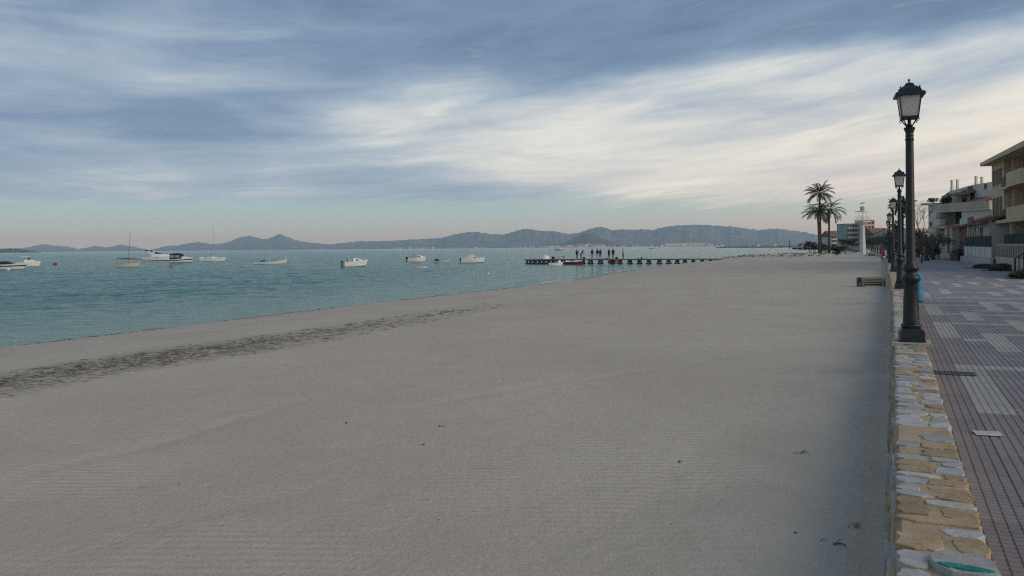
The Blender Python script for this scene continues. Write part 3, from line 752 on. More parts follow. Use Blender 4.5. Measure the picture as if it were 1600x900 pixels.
for i, (l_, x, y, z) in enumerate(lamps):
    o = lamp if i == 0 else copy_tree(lamp)
    o.location = (x, y, z); o.scale = (LS,) * 3; o.rotation_euler = (0, 0, math.radians((5, 2, 6, 9, -4, 2, 0, 5, 0, 3, 0)[i]))
    tag(o, l_, 'street lamp', 'lamp posts along the sea wall')
    if i < 5:           # rendered pillar in the wall under the post
        w_ = Xw(y); pb = MB()
        pb.rings([[(x - 0.36, y - 0.30, 0.2), (x + 0.29, y - 0.30, 0.2), (x + 0.29, y + 0.30, 0.2), (x - 0.36, y + 0.30, 0.2)], [(x - 0.275, y - 0.285, Z_PLINTH - 0.055), (x + 0.26, y - 0.285, Z_PLINTH - 0.055), (x + 0.26, y + 0.285, Z_PLINTH - 0.055), (x - 0.275, y + 0.285, Z_PLINTH - 0.055)]])
        pil = pb.build('pillar', PLASTER, wall)
        MB().rings([[(x - 0.29, y - 0.30, Z_PLINTH - 0.055), (x + 0.28, y - 0.30, Z_PLINTH - 0.055), (x + 0.28, y + 0.30, Z_PLINTH - 0.055), (x - 0.29, y + 0.30, Z_PLINTH - 0.055)], [(x - 0.28, y - 0.29, Z_PLINTH), (x + 0.27, y - 0.29, Z_PLINTH), (x + 0.27, y + 0.29, Z_PLINTH), (x - 0.28, y + 0.29, Z_PLINTH)]]).build('pillar_cap', PLASTER, pil)
    else:
        MB().box(x - 0.26, x + 0.26, y - 0.26, y + 0.26, 0.3, 1.20).build('pillar', PLASTER, wall)

# ---------------------------------------------------------------- small things on the promenade and the sand
BLUE = mat('blue_plastic', (0.035, 0.21, 0.38), 0.45, 0.12, 3, dirt=0.2)
DKM = mat('dark_metal', (0.02, 0.022, 0.022), 0.5, 0.2, 6)
def make_bin():
    r = empty('litter_bin')
    MB().lathe([(0.235, 0.03), (0.262, 0.06), (0.268, 0.36), (0.245, 0.42), (0.225, 0.44), (0.222, 0.86), (0.218, 0.88)], 20).build('body', BLUE, r, 35)
    lid = MB().lathe([(0.238, 0.88), (0.24, 0.93), (0.22, 0.99), (0.15, 1.05), (0.02, 1.075)], 20).build('lid', BLUE, r, 35)
    MB().box(-0.12, 0.12, -0.245, -0.19, 0.915, 0.985).build('slot', DKM, lid)
    MB().lathe([(0.20, 0.0), (0.22, 0.03)], 16).build('base', DKM, r)
    return r
bin0 = make_bin()
for i, (x, y, l_) in enumerate(((0.73, 31.6, 'light blue litter bin on the promenade behind the nearest lamp post'), (0.36, 69.5, 'light blue litter bin farther along the wall beside the fourth lamp'))):
    o = bin0 if i == 0 else copy_tree(bin0)
    o.location = (x, y, Z_PROM); o.scale = (0.88, 0.88, 0.95); tag(o, l_, 'bin', 'blue litter bins by the wall')
GRATE = mat('grate_iron', (0.075, 0.085, 0.08), 0.6, 0.25, 9)
gr = empty('drain_grate', (0.86, 14.35, Z_PROM + 0.004), 0, 'grey iron drain grate set in the paving by the wall', 'grate')
MB().box(-0.36, 0.28, -0.17, -0.13, 0, 0.012).box(-0.36, 0.28, 0.13, 0.17, 0, 0.012).box(-0.36, -0.32, -0.13, 0.13, 0, 0.012).box(0.24, 0.28, -0.13, 0.13, 0, 0.012).build('frame', GRATE, gr)
for k in range(12):
    MB().box(-0.31 + k * 0.045, -0.285 + k * 0.045, -0.13, 0.13, 0.001, 0.010).build('bar', GRATE, gr)
PAPER = mat('white_paper', (0.50, 0.50, 0.48), 0.8, 0.08, 8)
p = gnd(1543, 678.5, Z_PROM)
m_ = MB(); m_.rings([[(-0.13 + 0.26 * i / 6, yy * (1 + 0.15 * N(i * 1.3, yy * 40)), 0.006 + zz + 0.012 * abs(N(i * 0.9, yy * 30))) for i in range(7)] for yy, zz in ((-0.105, 0), (-0.10, 0.004), (0, 0.008), (0.10, 0.005), (0.105, 0))], False, False, False)
tag(m_.build('paper_scrap', PAPER, None, False, (p.x, p.y, Z_PROM + 0.002), 0.12), 'white scrap of paper lying on the mauve paving', 'litter')
# slatted crate half sunk in the sand by the wall
WOODG = mat('weathered_wood', (0.19, 0.17, 0.135), 0.85, c2=(0.29, 0.265, 0.22), scale=5, bump=0.4, bscale=30, dirt=0.3)
WOODD = mat('dark_wood', (0.10, 0.085, 0.06), 0.85, 0.2, 5)
pc = gnd(1347, 448.6, 0.86); pe = gnd(1385, 447.2, 0.86)
cr = empty('slatted_crate', (pc.x, pc.y, sand_z(pc.x, pc.y) - 0.03), math.atan2(0.10, 1.0) + YAW, 'weathered slatted wooden crate lying on the sand against the wall', 'crate')
CL = 1.22
for xx in (0.0, CL - 0.07):
    for yy in (0.0, 0.42): MB().box(xx, xx + 0.07, yy, yy + 0.05, 0, 0.47).build('post', WOODG, cr)
for k in range(4):
    for yy in (-0.022, 0.47): MB().box(-0.02, CL + 0.02, yy, yy + 0.022, 0.045 + k * 0.115, 0.115 + k * 0.115).build('slat', WOODG, cr)
for k in range(5): MB().box(-0.02, CL + 0.02, -0.02 + k * 0.105, 0.06 + k * 0.105, 0.47, 0.49).build('slat', WOODG, cr)
for k in range(3): MB().box(-0.022, 0.0, 0.0, 0.47, 0.06 + k * 0.14, 0.15 + k * 0.14).build('slat', WOODD, cr)
MB().box(0.05, CL - 0.05, 0.20, 0.22, 0.0, 0.45).build('inner_board', WOODD, cr)

# dried weed, twigs and shells on the sand
WEED = mat('dry_weed', (0.07, 0.065, 0.054), 0.9, c2=(0.18, 0.165, 0.14), scale=3)
q = random.Random(5); m_ = MB()
def flake(m_, x, y, L, wd, h, an):
    c, s_ = math.cos(an), math.sin(an); z = sand_z(x, y); n = 5; ring_ = []
    for i in range(n):
        a = 2 * math.pi * i / n + q.uniform(-.3, .3); r = q.uniform(0.6, 1.1); px, py = math.cos(a) * L * r, math.sin(a) * wd * r
        ring_.append((x + px * c - py * s_, y + px * s_ + py * c))
    k = len(m_.v); m_.v += [(a, b_, z - 0.012) for a, b_ in ring_] + [(x + q.uniform(-.2, .2) * L, y, z + h)]
    m_.f += [(k + i, k + (i + 1) % n, k + n) for i in range(n)]
def wisp(m_, x, y, L, wd, h, an, cv):
    """short curved strand of weed lying on the sand"""
    R = []; n = 5
    for i in range(n + 1):
        u = i / n - 0.5; aa = an + cv * u; px, py = x + L * u * math.cos(aa), y + L * u * math.sin(aa); w_ = wd * math.cos(u * 2.9) + 0.002
        z = sand_z(px, py); nx, ny = -math.sin(aa) * w_, math.cos(aa) * w_
        R.append([(px - nx, py - ny, z - 0.006), (px - nx * 0.3, py - ny * 0.3, z + h * (0.5 + 0.5 * math.cos(u * 5))), (px + nx, py + ny, z - 0.006)])
    m_.rings(R, False, False, False)
for k in range(15000):
    y = 4 + 44 * q.random() ** 0.75; s = 11.2 + q.gauss(0, 0.85); x = Xs(y) + s
    if q.random() > weed_amt(x, y) * (0.42 + 0.9 * max(0, N(x * 0.7, y * 0.7, 2) + 0.2)): continue
    wisp(m_, x, y, q.uniform(0.05, 0.24), q.uniform(0.005, 0.016), q.uniform(0.004, 0.016), YAW + math.radians(q.gauss(12, 24)), q.uniform(-1.2, 1.2))
for k in range(2500):
    y = 8 + 100 * q.random(); x = Xs(y) + 0.9 + 0.3 * N(y * 0.5, 1.1) + q.gauss(0, 0.16)
    if N(y * 0.25, 2.2) < -0.1: continue
    flake(m_, x, y, q.uniform(0.04, 0.2), q.uniform(0.015, 0.05), q.uniform(0.01, 0.05), math.radians(q.gauss(80, 40)))
for k in range(700):
    y = 5 + 30 * q.random() ** 1.4; x = Xs(y) + q.uniform(1.5, 24)
    flake(m_, x, y, q.uniform(0.006, 0.022), q.uniform(0.004, 0.012), q.uniform(0.006, 0.014), q.uniform(0, 3))
for k in range(260):                      # litter of weed on the rough bank
    x = q.uniform(-31, -12); y = q.uniform(150, 172); flake(m_, x, y, q.uniform(0.2, 0.9), q.uniform(0.1, 0.3), q.uniform(0.05, 0.22), q.uniform(0, 3))
tag(m_.build('dry_seaweed', WEED), 'dark dried seaweed strewn in a band along the beach', 'seaweed', kind='stuff')
SHELL = mat('shell', (0.7, 0.68, 0.63), 0.5, 0.1, 5)
m_ = MB()
for k in range(420):
    y = 4.6 + 22 * q.random() ** 1.6; x = -0.6 - q.random() * 20
    flake(m_, x, y, q.uniform(0.006, 0.016), q.uniform(0.005, 0.012), q.uniform(0.006, 0.012), q.uniform(0, 3))
tag(m_.build('shell_fragments', SHELL), 'white shell fragments scattered over the sand', 'shells', kind='stuff')
for i, (x, y, l_) in enumerate(((541, 661.5, 'small dark lump of weed on open sand, left of centre'), (687, 667, 'pair of small dark twigs on the sand near the middle'), (662, 695.5, 'tiny dark pebble of weed right below the twigs'), (1062, 722.5, 'small dark clump on the sand towards the wall'), (1243, 834.5, 'small dark clump low on the sand near the wall'))):
    p = gnd(x, y, 0.83); z = sand_z(p.x, p.y)
    p = gnd(x, y, z); m_ = MB().blob((0, 0, 0.008), (0.014, 0.011, 0.010), (7, 5), 0.25, i)
    if i == 1: m_.tube([(0.02, 0, 0.01), (0.05, 0.015, 0.014), (0.07, 0.0, 0.010)], 0.004, 5)
    tag(m_.build('weed_clump', WEED, None, False, (p.x, p.y, z)), l_, 'weed', 'weed clumps on the open sand')
def twig(x, y, l_, seed, sc=1.0):
    p = gnd(x, y, 0.86); z = sand_z(p.x, p.y); p = gnd(x, y, z); qq = random.Random(seed); m_ = MB()
    for k in range(6):
        a = qq.uniform(-0.7, 0.9); L = qq.uniform(0.08, 0.2) * sc; x0 = qq.uniform(-0.15, 0.15) * sc; y0 = qq.uniform(-0.12, 0.12) * sc
        m_.tube([(x0, y0, 0.006), (x0 + L * 0.5 * math.cos(a), y0 + L * 0.5 * math.sin(a), 0.02 + qq.random() * 0.02), (x0 + L * math.cos(a + 0.3), y0 + L * math.sin(a + 0.3), 0.012)], [0.003, 0.0025, 0.0015], 4)
    tag(m_.build('twig_tuft', WEED, None, False, (p.x, p.y, z)), l_, 'twigs', 'twig tufts near the wall')
twig(1292, 848, 'tuft of thin dry twigs on the sand close to the wall', 1, 0.5)
twig(1337, 824, 'smaller tuft of dry twigs nearest the wall', 2, 0.4)
twig(1246, 709, 'flat dark tangle of twigs on wind rippled sand', 4, 0.4)
# ---------------------------------------------------------------- boats
GEL = mat('white_gelcoat', (0.86, 0.85, 0.82), 0.35, 0.05, 1.5, dirt=0.12)
CREAM = mat('cream_hull', (0.66, 0.62, 0.52), 0.4, 0.06, 1.5, dirt=0.15)
NAVY = mat('navy_canvas', (0.012, 0.016, 0.03), 0.7, 0.2, 2)
BLACK = mat('black_antifoul', (0.015, 0.014, 0.014), 0.6, 0.2, 2)
WINDOW = mat('dark_glass', (0.012, 0.016, 0.02), 0.1, 0.1, 2, spec=0.6)
GREYC = mat('grey_canvas', (0.36, 0.37, 0.38), 0.8, 0.1, 2)
VARN = mat('varnished_spar', (0.36, 0.16, 0.07), 0.45, 0.15, 3)
ALU = mat('alloy_mast', (0.55, 0.55, 0.54), 0.4, 0.05, 2)
TEAL = mat('teal_tarp', (0.015, 0.15, 0.12), 0.8, 0.15, 2)
REDP = mat('red_paint', (0.35, 0.03, 0.03), 0.5, 0.15, 2)
STRIPE = mat('dark_stripe', (0.02, 0.018, 0.02), 0.45, 0.1, 2)
YELL = mat('yellow_buoy', (0.55, 0.42, 0.10), 0.5, 0.1, 2)
PINK = mat('faded_red_buoy', (0.48, 0.12, 0.10), 0.6, 0.1, 2)
SEAT = mat('thwart_wood', (0.24, 0.17, 0.10), 0.7, 0.15, 4)
def hull_sections(L, B, zs, zb, fine=0.55, stern=0.85, n=12, top=1.0, zlow=-0.25, rake=0.12):
    """half sections along the hull, stern at x=-L/2"""
    out = []
    for i in range(n + 1):
        u = i / n
        hb = B / 2 * (stern + (1 - stern) * min(1, u / 0.35)) if u < 0.35 else B / 2 * (1 - ((u - 0.35) / 0.65) ** (1.6 + fine)) 
        hb = max(hb, 0.015)
        sh = zs + (zb - zs) * u ** 1.8
        x = (u - 0.5) * L
        fl = 0.80 - 0.35 * u
        out.append((x, hb, sh, fl, rake * L * u ** 4))
    return out, zlow
def make_hull(parent, L, B, zs, zb, mt, stripe=None, bottom=BLACK, fine=0.55, stern=0.85, open_=False, deckm=None, dinset=0.0):
    sec, zl = hull_sections(L, B, zs, zb, fine, stern)
    def ring_at(f0, f1, off=0.0):
        R = []
        for x, hb, sh, fl, rk in sec:
            pts = []
            for f in (f0, (f0 + f1) / 2, f1):
                h = zl + (sh - zl) * f; w_ = hb * (fl + (1 - fl) * f ** 0.7) + off; pts.append((x + rk * (f - 0.3), w_, h))
            R.append([(a, b_, c) for a, b_, c in pts] )
        return R
    def side(f0, f1, off, name, mt_):
        m_ = MB(); A = ring_at(f0, f1, off)
        loops = [[(a, -b_, c) for a, b_, c in reversed(r)] + r if f0 < 0.02 else None for r in A]
        if f0 < 0.02:
            m_.rings([[(r[2][0], -r[2][1], r[2][2]), (r[1][0], -r[1][1], r[1][2]), (r[0][0], -r[0][1], r[0][2]), (r[0][0], 0, r[0][2] - 0.05), r[0], r[1], r[2]] for r in A], True, False, False)
        else:
            m_.rings(A, False, False, False); m_.rings([[(a, -b_, c) for a, b_, c in r] for r in A], False, False, False)
            r = A[0]; m_.add([r[0], r[1], r[2], (r[2][0], -r[2][1], r[2][2]), (r[1][0], -r[1][1], r[1][2]), (r[0][0], -r[0][1], r[0][2])], [(0, 1, 2, 3, 4, 5)])
        return m_.build(name, mt_, parent, 40)
    fw = 0.30
    side(0.0, fw, 0.004, 'bottom', bottom)
    if stripe is not None:
        side(fw, 0.62, 0.0, 'hull', mt); side(0.62, 0.80, 0.006, 'stripe', stripe); side(0.80, 1.0, 0.0, 'topsides', mt)
    else: side(fw, 1.0, 0.0, 'hull', mt)
    d = MB(); top = ring_at(1.0, 1.0)
    if open_:                                  # gunwale rim and a well
        d.rings([[(r[0][0], r[0][1] + 0.02, r[0][2] + 0.02), (r[0][0], max(0.0, r[0][1] - 0.07), r[0][2] + 0.02), (r[0][0], max(0, r[0][1] - 0.08), r[0][2] - 0.04)] for r in top], False, False, False)
        d.rings([[(r[0][0], -r[0][1] - 0.02, r[0][2] + 0.02), (r[0][0], -max(0.0, r[0][1] - 0.07), r[0][2] + 0.02), (r[0][0], -max(0, r[0][1] - 0.08), r[0][2] - 0.04)] for r in top], False, False, False)
        d.build('gunwale', mt, parent)
        fl_ = MB(); lo = ring_at(0.36, 0.36); fl_.rings([[(r[0][0] - 0.02, max(0.004, r[0][1] - 0.07), r[0][2] - 0.02), (k_[0][0] - 0.04, max(0.003, k_[0][1] * 0.85 - 0.06), max(0.05, k_[0][2])), (k_[0][0] - 0.04, -max(0.003, k_[0][1] * 0.85 - 0.06), max(0.05, k_[0][2])), (r[0][0] - 0.02, -max(0.004, r[0][1] - 0.07), r[0][2] - 0.02)] for r, k_ in list(zip(top, lo))[:-2]], False, False, False)
        fl_.build('inside', deckm or SEAT, parent)
        for f in (-0.22, 0.1): MB().box(f * L - 0.12, f * L + 0.12, -B * 0.42, B * 0.42, zs - 0.12, zs - 0.07).build('thwart', SEAT, parent)
    else:
        d.rings([[(r[0][0], r[0][1], r[0][2]), (r[0][0], r[0][1] * 0.5, r[0][2] + 0.04), (r[0][0], 0, r[0][2] + 0.05), (r[0][0], -r[0][1] * 0.5, r[0][2] + 0.04), (r[0][0], -r[0][1], r[0][2])] for r in top], False, False, False)
        d.build('deck', deckm or mt, parent, 40)
def loft(name, parent, mt, secs):
    """secs: (x, halfwidth_bottom, halfwidth_top, z0, z1) cabin-like body"""
    m_ = MB(); m_.rings([[(x, wb, z0), (x, wt, z1), (x, wt * 0.5, z1 + 0.04), (x, -wt * 0.5, z1 + 0.04), (x, -wt, z1), (x, -wb, z0)] for x, wb, wt, z0, z1 in secs]); return m_.build(name, mt, parent, 35)
def outboard(parent, L, zs, big=1.0):
    e = MB().rings([[(-L / 2 - 0.05, -0.13 * big, zs + 0.05), (-L / 2 - 0.05, 0.13 * big, zs + 0.05), (-L / 2 - 0.05, 0.10 * big, zs + 0.45 * big), (-L / 2 - 0.05, -0.10 * big, zs + 0.45 * big)], [(-L / 2 - 0.55 * big, -0.13 * big, zs + 0.10), (-L / 2 - 0.55 * big, 0.13 * big, zs + 0.10), (-L / 2 - 0.45 * big, 0.10 * big, zs + 0.40 * big), (-L / 2 - 0.45 * big, -0.10 * big, zs + 0.40 * big)]]).build('outboard_motor', BLACK, parent)
    MB().rings([[(-L / 2 - 0.15 * big, -0.04, zs + 0.1), (-L / 2 - 0.15 * big, 0.04, zs + 0.1), (-L / 2 - 0.35 * big, 0.04, zs + 0.1), (-L / 2 - 0.35 * big, -0.04, zs + 0.1)], [(-L / 2 - 0.25 * big, -0.04, -0.3), (-L / 2 - 0.25 * big, 0.04, -0.3), (-L / 2 - 0.42 * big, 0.04, -0.3), (-L / 2 - 0.42 * big, -0.04, -0.3)]]).build('leg', BLACK, e)
def boat_at(name, xl, xr, yw, label, cat='boat', turn=0.0, group='boats moored off the beach'):
    p = gnd((xl + xr) / 2, yw, 0.0); t = (p - EYE).dot(FW)
    L = (xr - xl) * t / 1250.0 / max(0.35, abs(math.cos(turn)))
    return empty(name, (p.x, p.y, 0.0), YAW + turn, label, cat, group), L
def rail(parent, L, B, z, x0, x1, hgt=0.4):
    for s_ in (-1, 1):
        m_ = MB(); pts = [(x0 + (x1 - x0) * k / 6, s_ * B / 2 * (1 - (max(0, (x0 + (x1 - x0) * k / 6) / L * 2)) ** 2.2) * 0.93, z + hgt + 0.06 * k / 6) for k in range(7)]
        m_.tube(pts, 0.016, 5)
        for k in (0, 2, 4, 6): m_.tube([(pts[k][0], pts[k][1], z - 0.05), pts[k]], 0.014, 4)
        m_.build('rail', ALU, parent)

# left edge: runabout with black cockpit cover
b, L = boat_at('runabout', -22, 37, 420.5, 'white runabout with black cockpit cover and dark stripe at the left edge', 'motorboat', 0.05)
make_hull(b, L, 2.2, 0.75, 0.95, GEL, STRIPE, CREAM)
loft('cockpit_cover', b, NAVY, [(-L * 0.42, 0.9, 0.6, 0.72, 1.0), (-L * 0.2, 0.95, 0.7, 0.75, 1.25), (L * 0.02, 0.9, 0.6, 0.8, 1.35), (L * 0.14, 0.8, 0.5, 0.82, 1.05)])
loft('windscreen', b, WINDOW, [(L * 0.12, 0.8, 0.55, 0.85, 1.3), (L * 0.20, 0.7, 0.4, 0.87, 0.95)])
# cabin boat with hard top
b, L = boat_at('hardtop_boat', 28, 60, 416, 'white motorboat with raised flat hardtop behind the runabout', 'motorboat', 0.15)
make_hull(b, L, 1.9, 0.75, 1.05, GEL, None, CREAM)
loft('cabin', b, GEL, [(-L * 0.12, 0.7, 0.6, 0.75, 1.35), (L * 0.12, 0.7, 0.5, 0.8, 1.4), (L * 0.33, 0.4, 0.25, 0.9, 1.1)])
loft('windscreen', b, WINDOW, [(L * 0.03, 0.62, 0.55, 1.36, 1.72), (L * 0.12, 0.58, 0.5, 1.36, 1.46)])
hd = MB().rings([[(-L * 0.28, -0.75, 1.95), (-L * 0.28, 0.75, 1.95), (-L * 0.28, 0.7, 2.05), (-L * 0.28, -0.7, 2.05)], [(L * 0.08, -0.7, 1.98), (L * 0.08, 0.7, 1.98), (L * 0.08, 0.6, 2.04), (L * 0.08, -0.6, 2.04)]]).build('hardtop', GEL, b)
for xx in (-L * 0.2, L * 0.04):
    for yy in (-0.6, 0.6): MB().tube([(xx - 0.05, yy, 0.8), (xx, yy, 1.97)], 0.03, 5).build('hardtop_post', ALU, b)
rail(b, L, 1.9, 0.95, L * 0.08, L * 0.46)
# small lateen boat with raked mast and long yard
b, L = boat_at('lateen_boat', 181, 216, 417, 'small cream lateen sailboat with raked wooden mast and long horizontal yard', 'sailboat', 0.0)
make_hull(b, L, 1.6, 0.62, 0.80, CREAM, None, BLACK, 0.9, 0.7, True)
MB().tube([(0.15, 0, 0.1), (0.42, 0, 3.0), (0.72, 0, 6.7)], [0.065, 0.055, 0.03], 8).build('mast', VARN, b)
MB().tube([(-L * 0.62, 0.05, 1.50), (0.2, 0.08, 1.46), (L * 0.86, 0.05, 1.36)], [0.035, 0.06, 0.03], 7).build('yard', VARN, b)
MB().tube([(-L * 0.48, 0.02, 1.62), (0.2, 0.02, 1.6), (L * 0.40, 0.02, 1.52)], [0.05, 0.09, 0.04], 7).build('furled_sail', SEAT, b)
MB().tube([(-L * 0.46, 0, 0.6), (-L * 0.46, 0, 1.5)], 0.03, 5).build('crutch', VARN, b)
MB().tube([(L * 0.40, 0, 0.7), (L * 0.40, 0, 1.75)], 0.03, 5).build('crutch', VARN, b)
MB().tube([(-L * 0.49, 0, 0.1), (-L * 0.50, 0, 0.9)], 0.05, 5).build('rudder_post', CREAM, b)
MB().tube([(0.72, 0, 6.6), (-L * 0.45, 0, 0.75)], 0.008, 4).build('stay', ALU, b)
# sports cruiser with radar arch
b, L = boat_at('sports_cruiser', 224, 269, 407.5, 'large white sports cruiser with swept dark radar arch', 'motorboat', 0.02)
make_hull(b, L, 2.9, 1.05, 1.55, GEL, None, BLACK)
loft('cabin', b, GEL, [(-L * 0.18, 1.2, 1.0, 1.05, 1.75), (L * 0.02, 1.2, 0.95, 1.15, 2.05), (L * 0.2, 1.0, 0.7, 1.25, 1.95), (L * 0.42, 0.35, 0.2, 1.45, 1.6)])
loft('windscreen', b, WINDOW, [(-L * 0.04, 1.0, 0.85, 2.02, 2.55), (L * 0.10, 0.85, 0.7, 2.0, 2.2), (L * 0.16, 0.7, 0.5, 1.95, 2.0)])
for s_ in (-1, 1): MB().rings([[(-L * 0.10, s_ * 1.28, 1.2), (L * 0.02, s_ * 1.28, 1.2), (L * 0.02, s_ * 1.22, 1.2), (-L * 0.10, s_ * 1.22, 1.2)], [(-L * 0.34, s_ * 1.1, 3.05), (-L * 0.25, s_ * 1.1, 3.05), (-L * 0.25, s_ * 1.04, 3.05), (-L * 0.34, s_ * 1.04, 3.05)]]).build('radar_arch_leg', GEL, b)
MB().rings([[(-L * 0.37, -1.12, 2.85), (-L * 0.37, 1.12, 2.85), (-L * 0.40, 1.12, 3.15), (-L * 0.40, -1.12, 3.15)], [(-L * 0.22, -1.12, 2.75), (-L * 0.22, 1.12, 2.75), (-L * 0.27, 1.12, 3.1), (-L * 0.27, -1.12, 3.1)]]).build('radar_arch_top', NAVY, b)
for s_ in (-1, 1): MB().prism([(-L * 0.02, 1.02), (L * 0.10, 1.12), (L * 0.12, 1.22), (0.0, 1.12)], 1, s_ * 1.41, s_ * 1.44).build('hull_window', WINDOW, b)
MB().box(-L * 0.56, -L * 0.48, -1.1, 1.1, 0.35, 0.5).build('swim_platform', BLACK, b); rail(b, L, 2.9, 1.5, L * 0.1, L * 0.47, 0.45)
# day cruiser with black canopy
b, L = boat_at('canopy_cruiser', 266, 299, 410, 'white motorboat with boxy black canopy and clear windows', 'motorboat', -0.05)
make_hull(b, L, 2.2, 0.8, 1.2, GEL, STRIPE, BLACK)
cv = loft('canopy', b, NAVY, [(-L * 0.46, 0.95, 0.85, 0.85, 2.15), (-L * 0.15, 0.95, 0.85, 0.9, 2.3), (L * 0.06, 0.9, 0.75, 0.95, 2.1), (L * 0.10, 0.85, 0.6, 1.0, 1.6)])
for a, c in ((-0.42, -0.24), (-0.18, 0.02)):
    for s_ in (-1, 1): MB().box(a * L, c * L, s_ * 0.955 - 0.01, s_ * 0.955 + 0.01, 1.2, 1.85).build('canopy_window', GREYC, cv)
loft('foredeck', b, GEL, [(L * 0.05, 0.85, 0.7, 0.95, 1.45), (L * 0.25, 0.6, 0.4, 1.05, 1.35), (L * 0.42, 0.25, 0.12, 1.15, 1.22)]); rail(b, L, 2.2, 1.15, L * 0.12, L * 0.47, 0.35)
# sloop
b, L = boat_at('sloop', 313, 350, 408, 'white sailing sloop with tall bare mast', 'sailboat', 0.06)
make_hull(b, L, 2.1, 0.75, 1.0, GEL, None, CREAM, 0.9, 0.6)
cb_ = loft('coachroof', b, GEL, [(-L * 0.18, 0.6, 0.5, 0.8, 1.15), (L * 0.05, 0.6, 0.45, 0.85, 1.2), (L * 0.22, 0.35, 0.2, 0.9, 1.0)])
MB().box(-L * 0.14, L * 0.04, -0.6, 0.6, 1.0, 1.09).build('cabin_window', WINDOW, cb_)
MB().tube([(L * 0.08, 0, 0.9), (L * 0.08, 0, 10.0)], [0.06, 0.04], 8).build('mast', ALU, b)
MB().tube([(L * 0.08, 0, 1.75), (-L * 0.36, 0, 1.65)], 0.05, 6).build('boom', ALU, b)
MB().tube([(L * 0.05, 0, 1.83), (-L * 0.2, 0, 1.83), (-L * 0.34, 0, 1.72)], [0.10, 0.08, 0.04], 6).build('furled_sail', GREYC, b)
for xx in (-0.48, 0.5): MB().tube([(L * 0.08, 0, 9.9), (L * xx, 0, 1.0)], 0.006, 4).build('stay', ALU, b)
MB().box(-L * 0.50, -L * 0.36, -0.5, 0.5, 0.78, 1.15).build('cockpit_coaming', GEL, b)
rail(b, L, 2.1, 0.95, L * 0.2, L * 0.48, 0.4)
# long open fishing boat with teal tarpaulin
b, L = boat_at('open_fishing_boat', 397, 446, 412.5, 'long low white open boat with teal tarpaulin and upturned bow', 'boat', 0.0)
make_hull(b, L, 1.7, 0.42, 0.95, GEL, None, BLACK, 1.2, 0.6, True)
loft('tarpaulin', b, TEAL, [(-L * 0.30, 0.55, 0.3, 0.4, 0.62), (-L * 0.18, 0.6, 0.3, 0.4, 0.95), (-L * 0.10, 0.5, 0.2, 0.42, 0.6)])
MB().tube([(L * 0.49, 0, 0.9), (L * 0.52, 0, 1.75)], 0.05, 5).build('stem_post', GEL, b)
MB().tube([(-L * 0.40, 0.3, 0.45), (-L * 0.38, 0.3, 1.15)], 0.035, 5).build('post', REDP, b); MB().blob((-L * 0.38, 0.3, 1.15), (0.13, 0.13, 0.10)).build('float', PINK, b)
MB().tube([(-L * 0.05, 0, 0.62), (L * 0.34, 0, 0.85)], 0.05, 5).build('spar', SEAT, b)
# small cuddy boat seen three quarter
b, L = boat_at('cuddy_boat', 538, 570, 416.5, 'white cuddy cabin boat with antenna seen half from the stern', 'motorboat', 0.55)
make_hull(b, L, 2.0, 0.8, 1.15, GEL, None, BLACK)
cc = loft('cabin', b, GEL, [(-L * 0.10, 0.72, 0.62, 0.8, 1.35), (L * 0.15, 0.65, 0.5, 0.9, 1.35), (L * 0.32, 0.4, 0.25, 1.0, 1.1)])
for s_ in (-1, 1): MB().box(-L * 0.02, L * 0.12, s_ * 0.69 - 0.01, s_ * 0.69 + 0.01, 1.02, 1.2).build('window', WINDOW, cc)
MB().box(-L * 0.30, -L * 0.16, -0.35, 0.35, 0.8, 1.4).build('console', GREYC, b); MB().tube([(0.2, 0, 1.35), (0.2, 0, 1.85)], 0.02, 4).build('antenna', ALU, b)
outboard(b, L, 0.65, 0.8); rail(b, L, 2.0, 1.1, L * 0.05, L * 0.46, 0.35)
MB().box(-L * 0.46, -L * 0.34, -0.7, 0.7, 0.55, 0.8).build('stern_bench', NAVY, b)
# cruiser with grey canvas hood, motor tilted up
b, L = boat_at('hooded_boat', 638, 664, 408.5, 'white motorboat with rounded grey hood and tilted black outboard', 'motorboat', 0.05)
make_hull(b, L, 1.9, 0.75, 1.05, GEL, None, CREAM)
loft('hood', b, GREYC, [(-L * 0.45, 0.7, 0.4, 0.75, 1.0), (-L * 0.25, 0.8, 0.55, 0.78, 1.55), (-L * 0.02, 0.8, 0.6, 0.8, 1.75), (L * 0.08, 0.75, 0.5, 0.82, 1.5)])
cc = loft('cabin', b, GEL, [(L * 0.05, 0.75, 0.6, 0.82, 1.35), (L * 0.25, 0.6, 0.45, 0.9, 1.3), (L * 0.42, 0.25, 0.15, 1.0, 1.08)])
for s_ in (-1, 1): MB().box(L * 0.09, L * 0.24, s_ * 0.70 - 0.03, s_ * 0.70 + 0.03, 1.03, 1.2).build('window', WINDOW, cc)
outboard(b, L, 0.55, 1.15); MB().tube([(L * 0.06, 0, 1.5), (L * 0.06, 0, 2.3)], 0.03, 4).build('antenna', ALU, b)
# small open boat with a dark cover
b, L = boat_at('small_open_boat', 677, 702, 410.5, 'low cream open boat with dark lump of canvas at the stern', 'boat', 0.0)
make_hull(b, L, 1.3, 0.38, 0.72, CREAM, None, BLACK, 1.0, 0.6, True)
loft('canvas_heap', b, NAVY, [(-L * 0.42, 0.4, 0.2, 0.35, 0.55), (-L * 0.3, 0.45, 0.25, 0.35, 0.85), (-L * 0.12, 0.4, 0.15, 0.35, 0.55)])
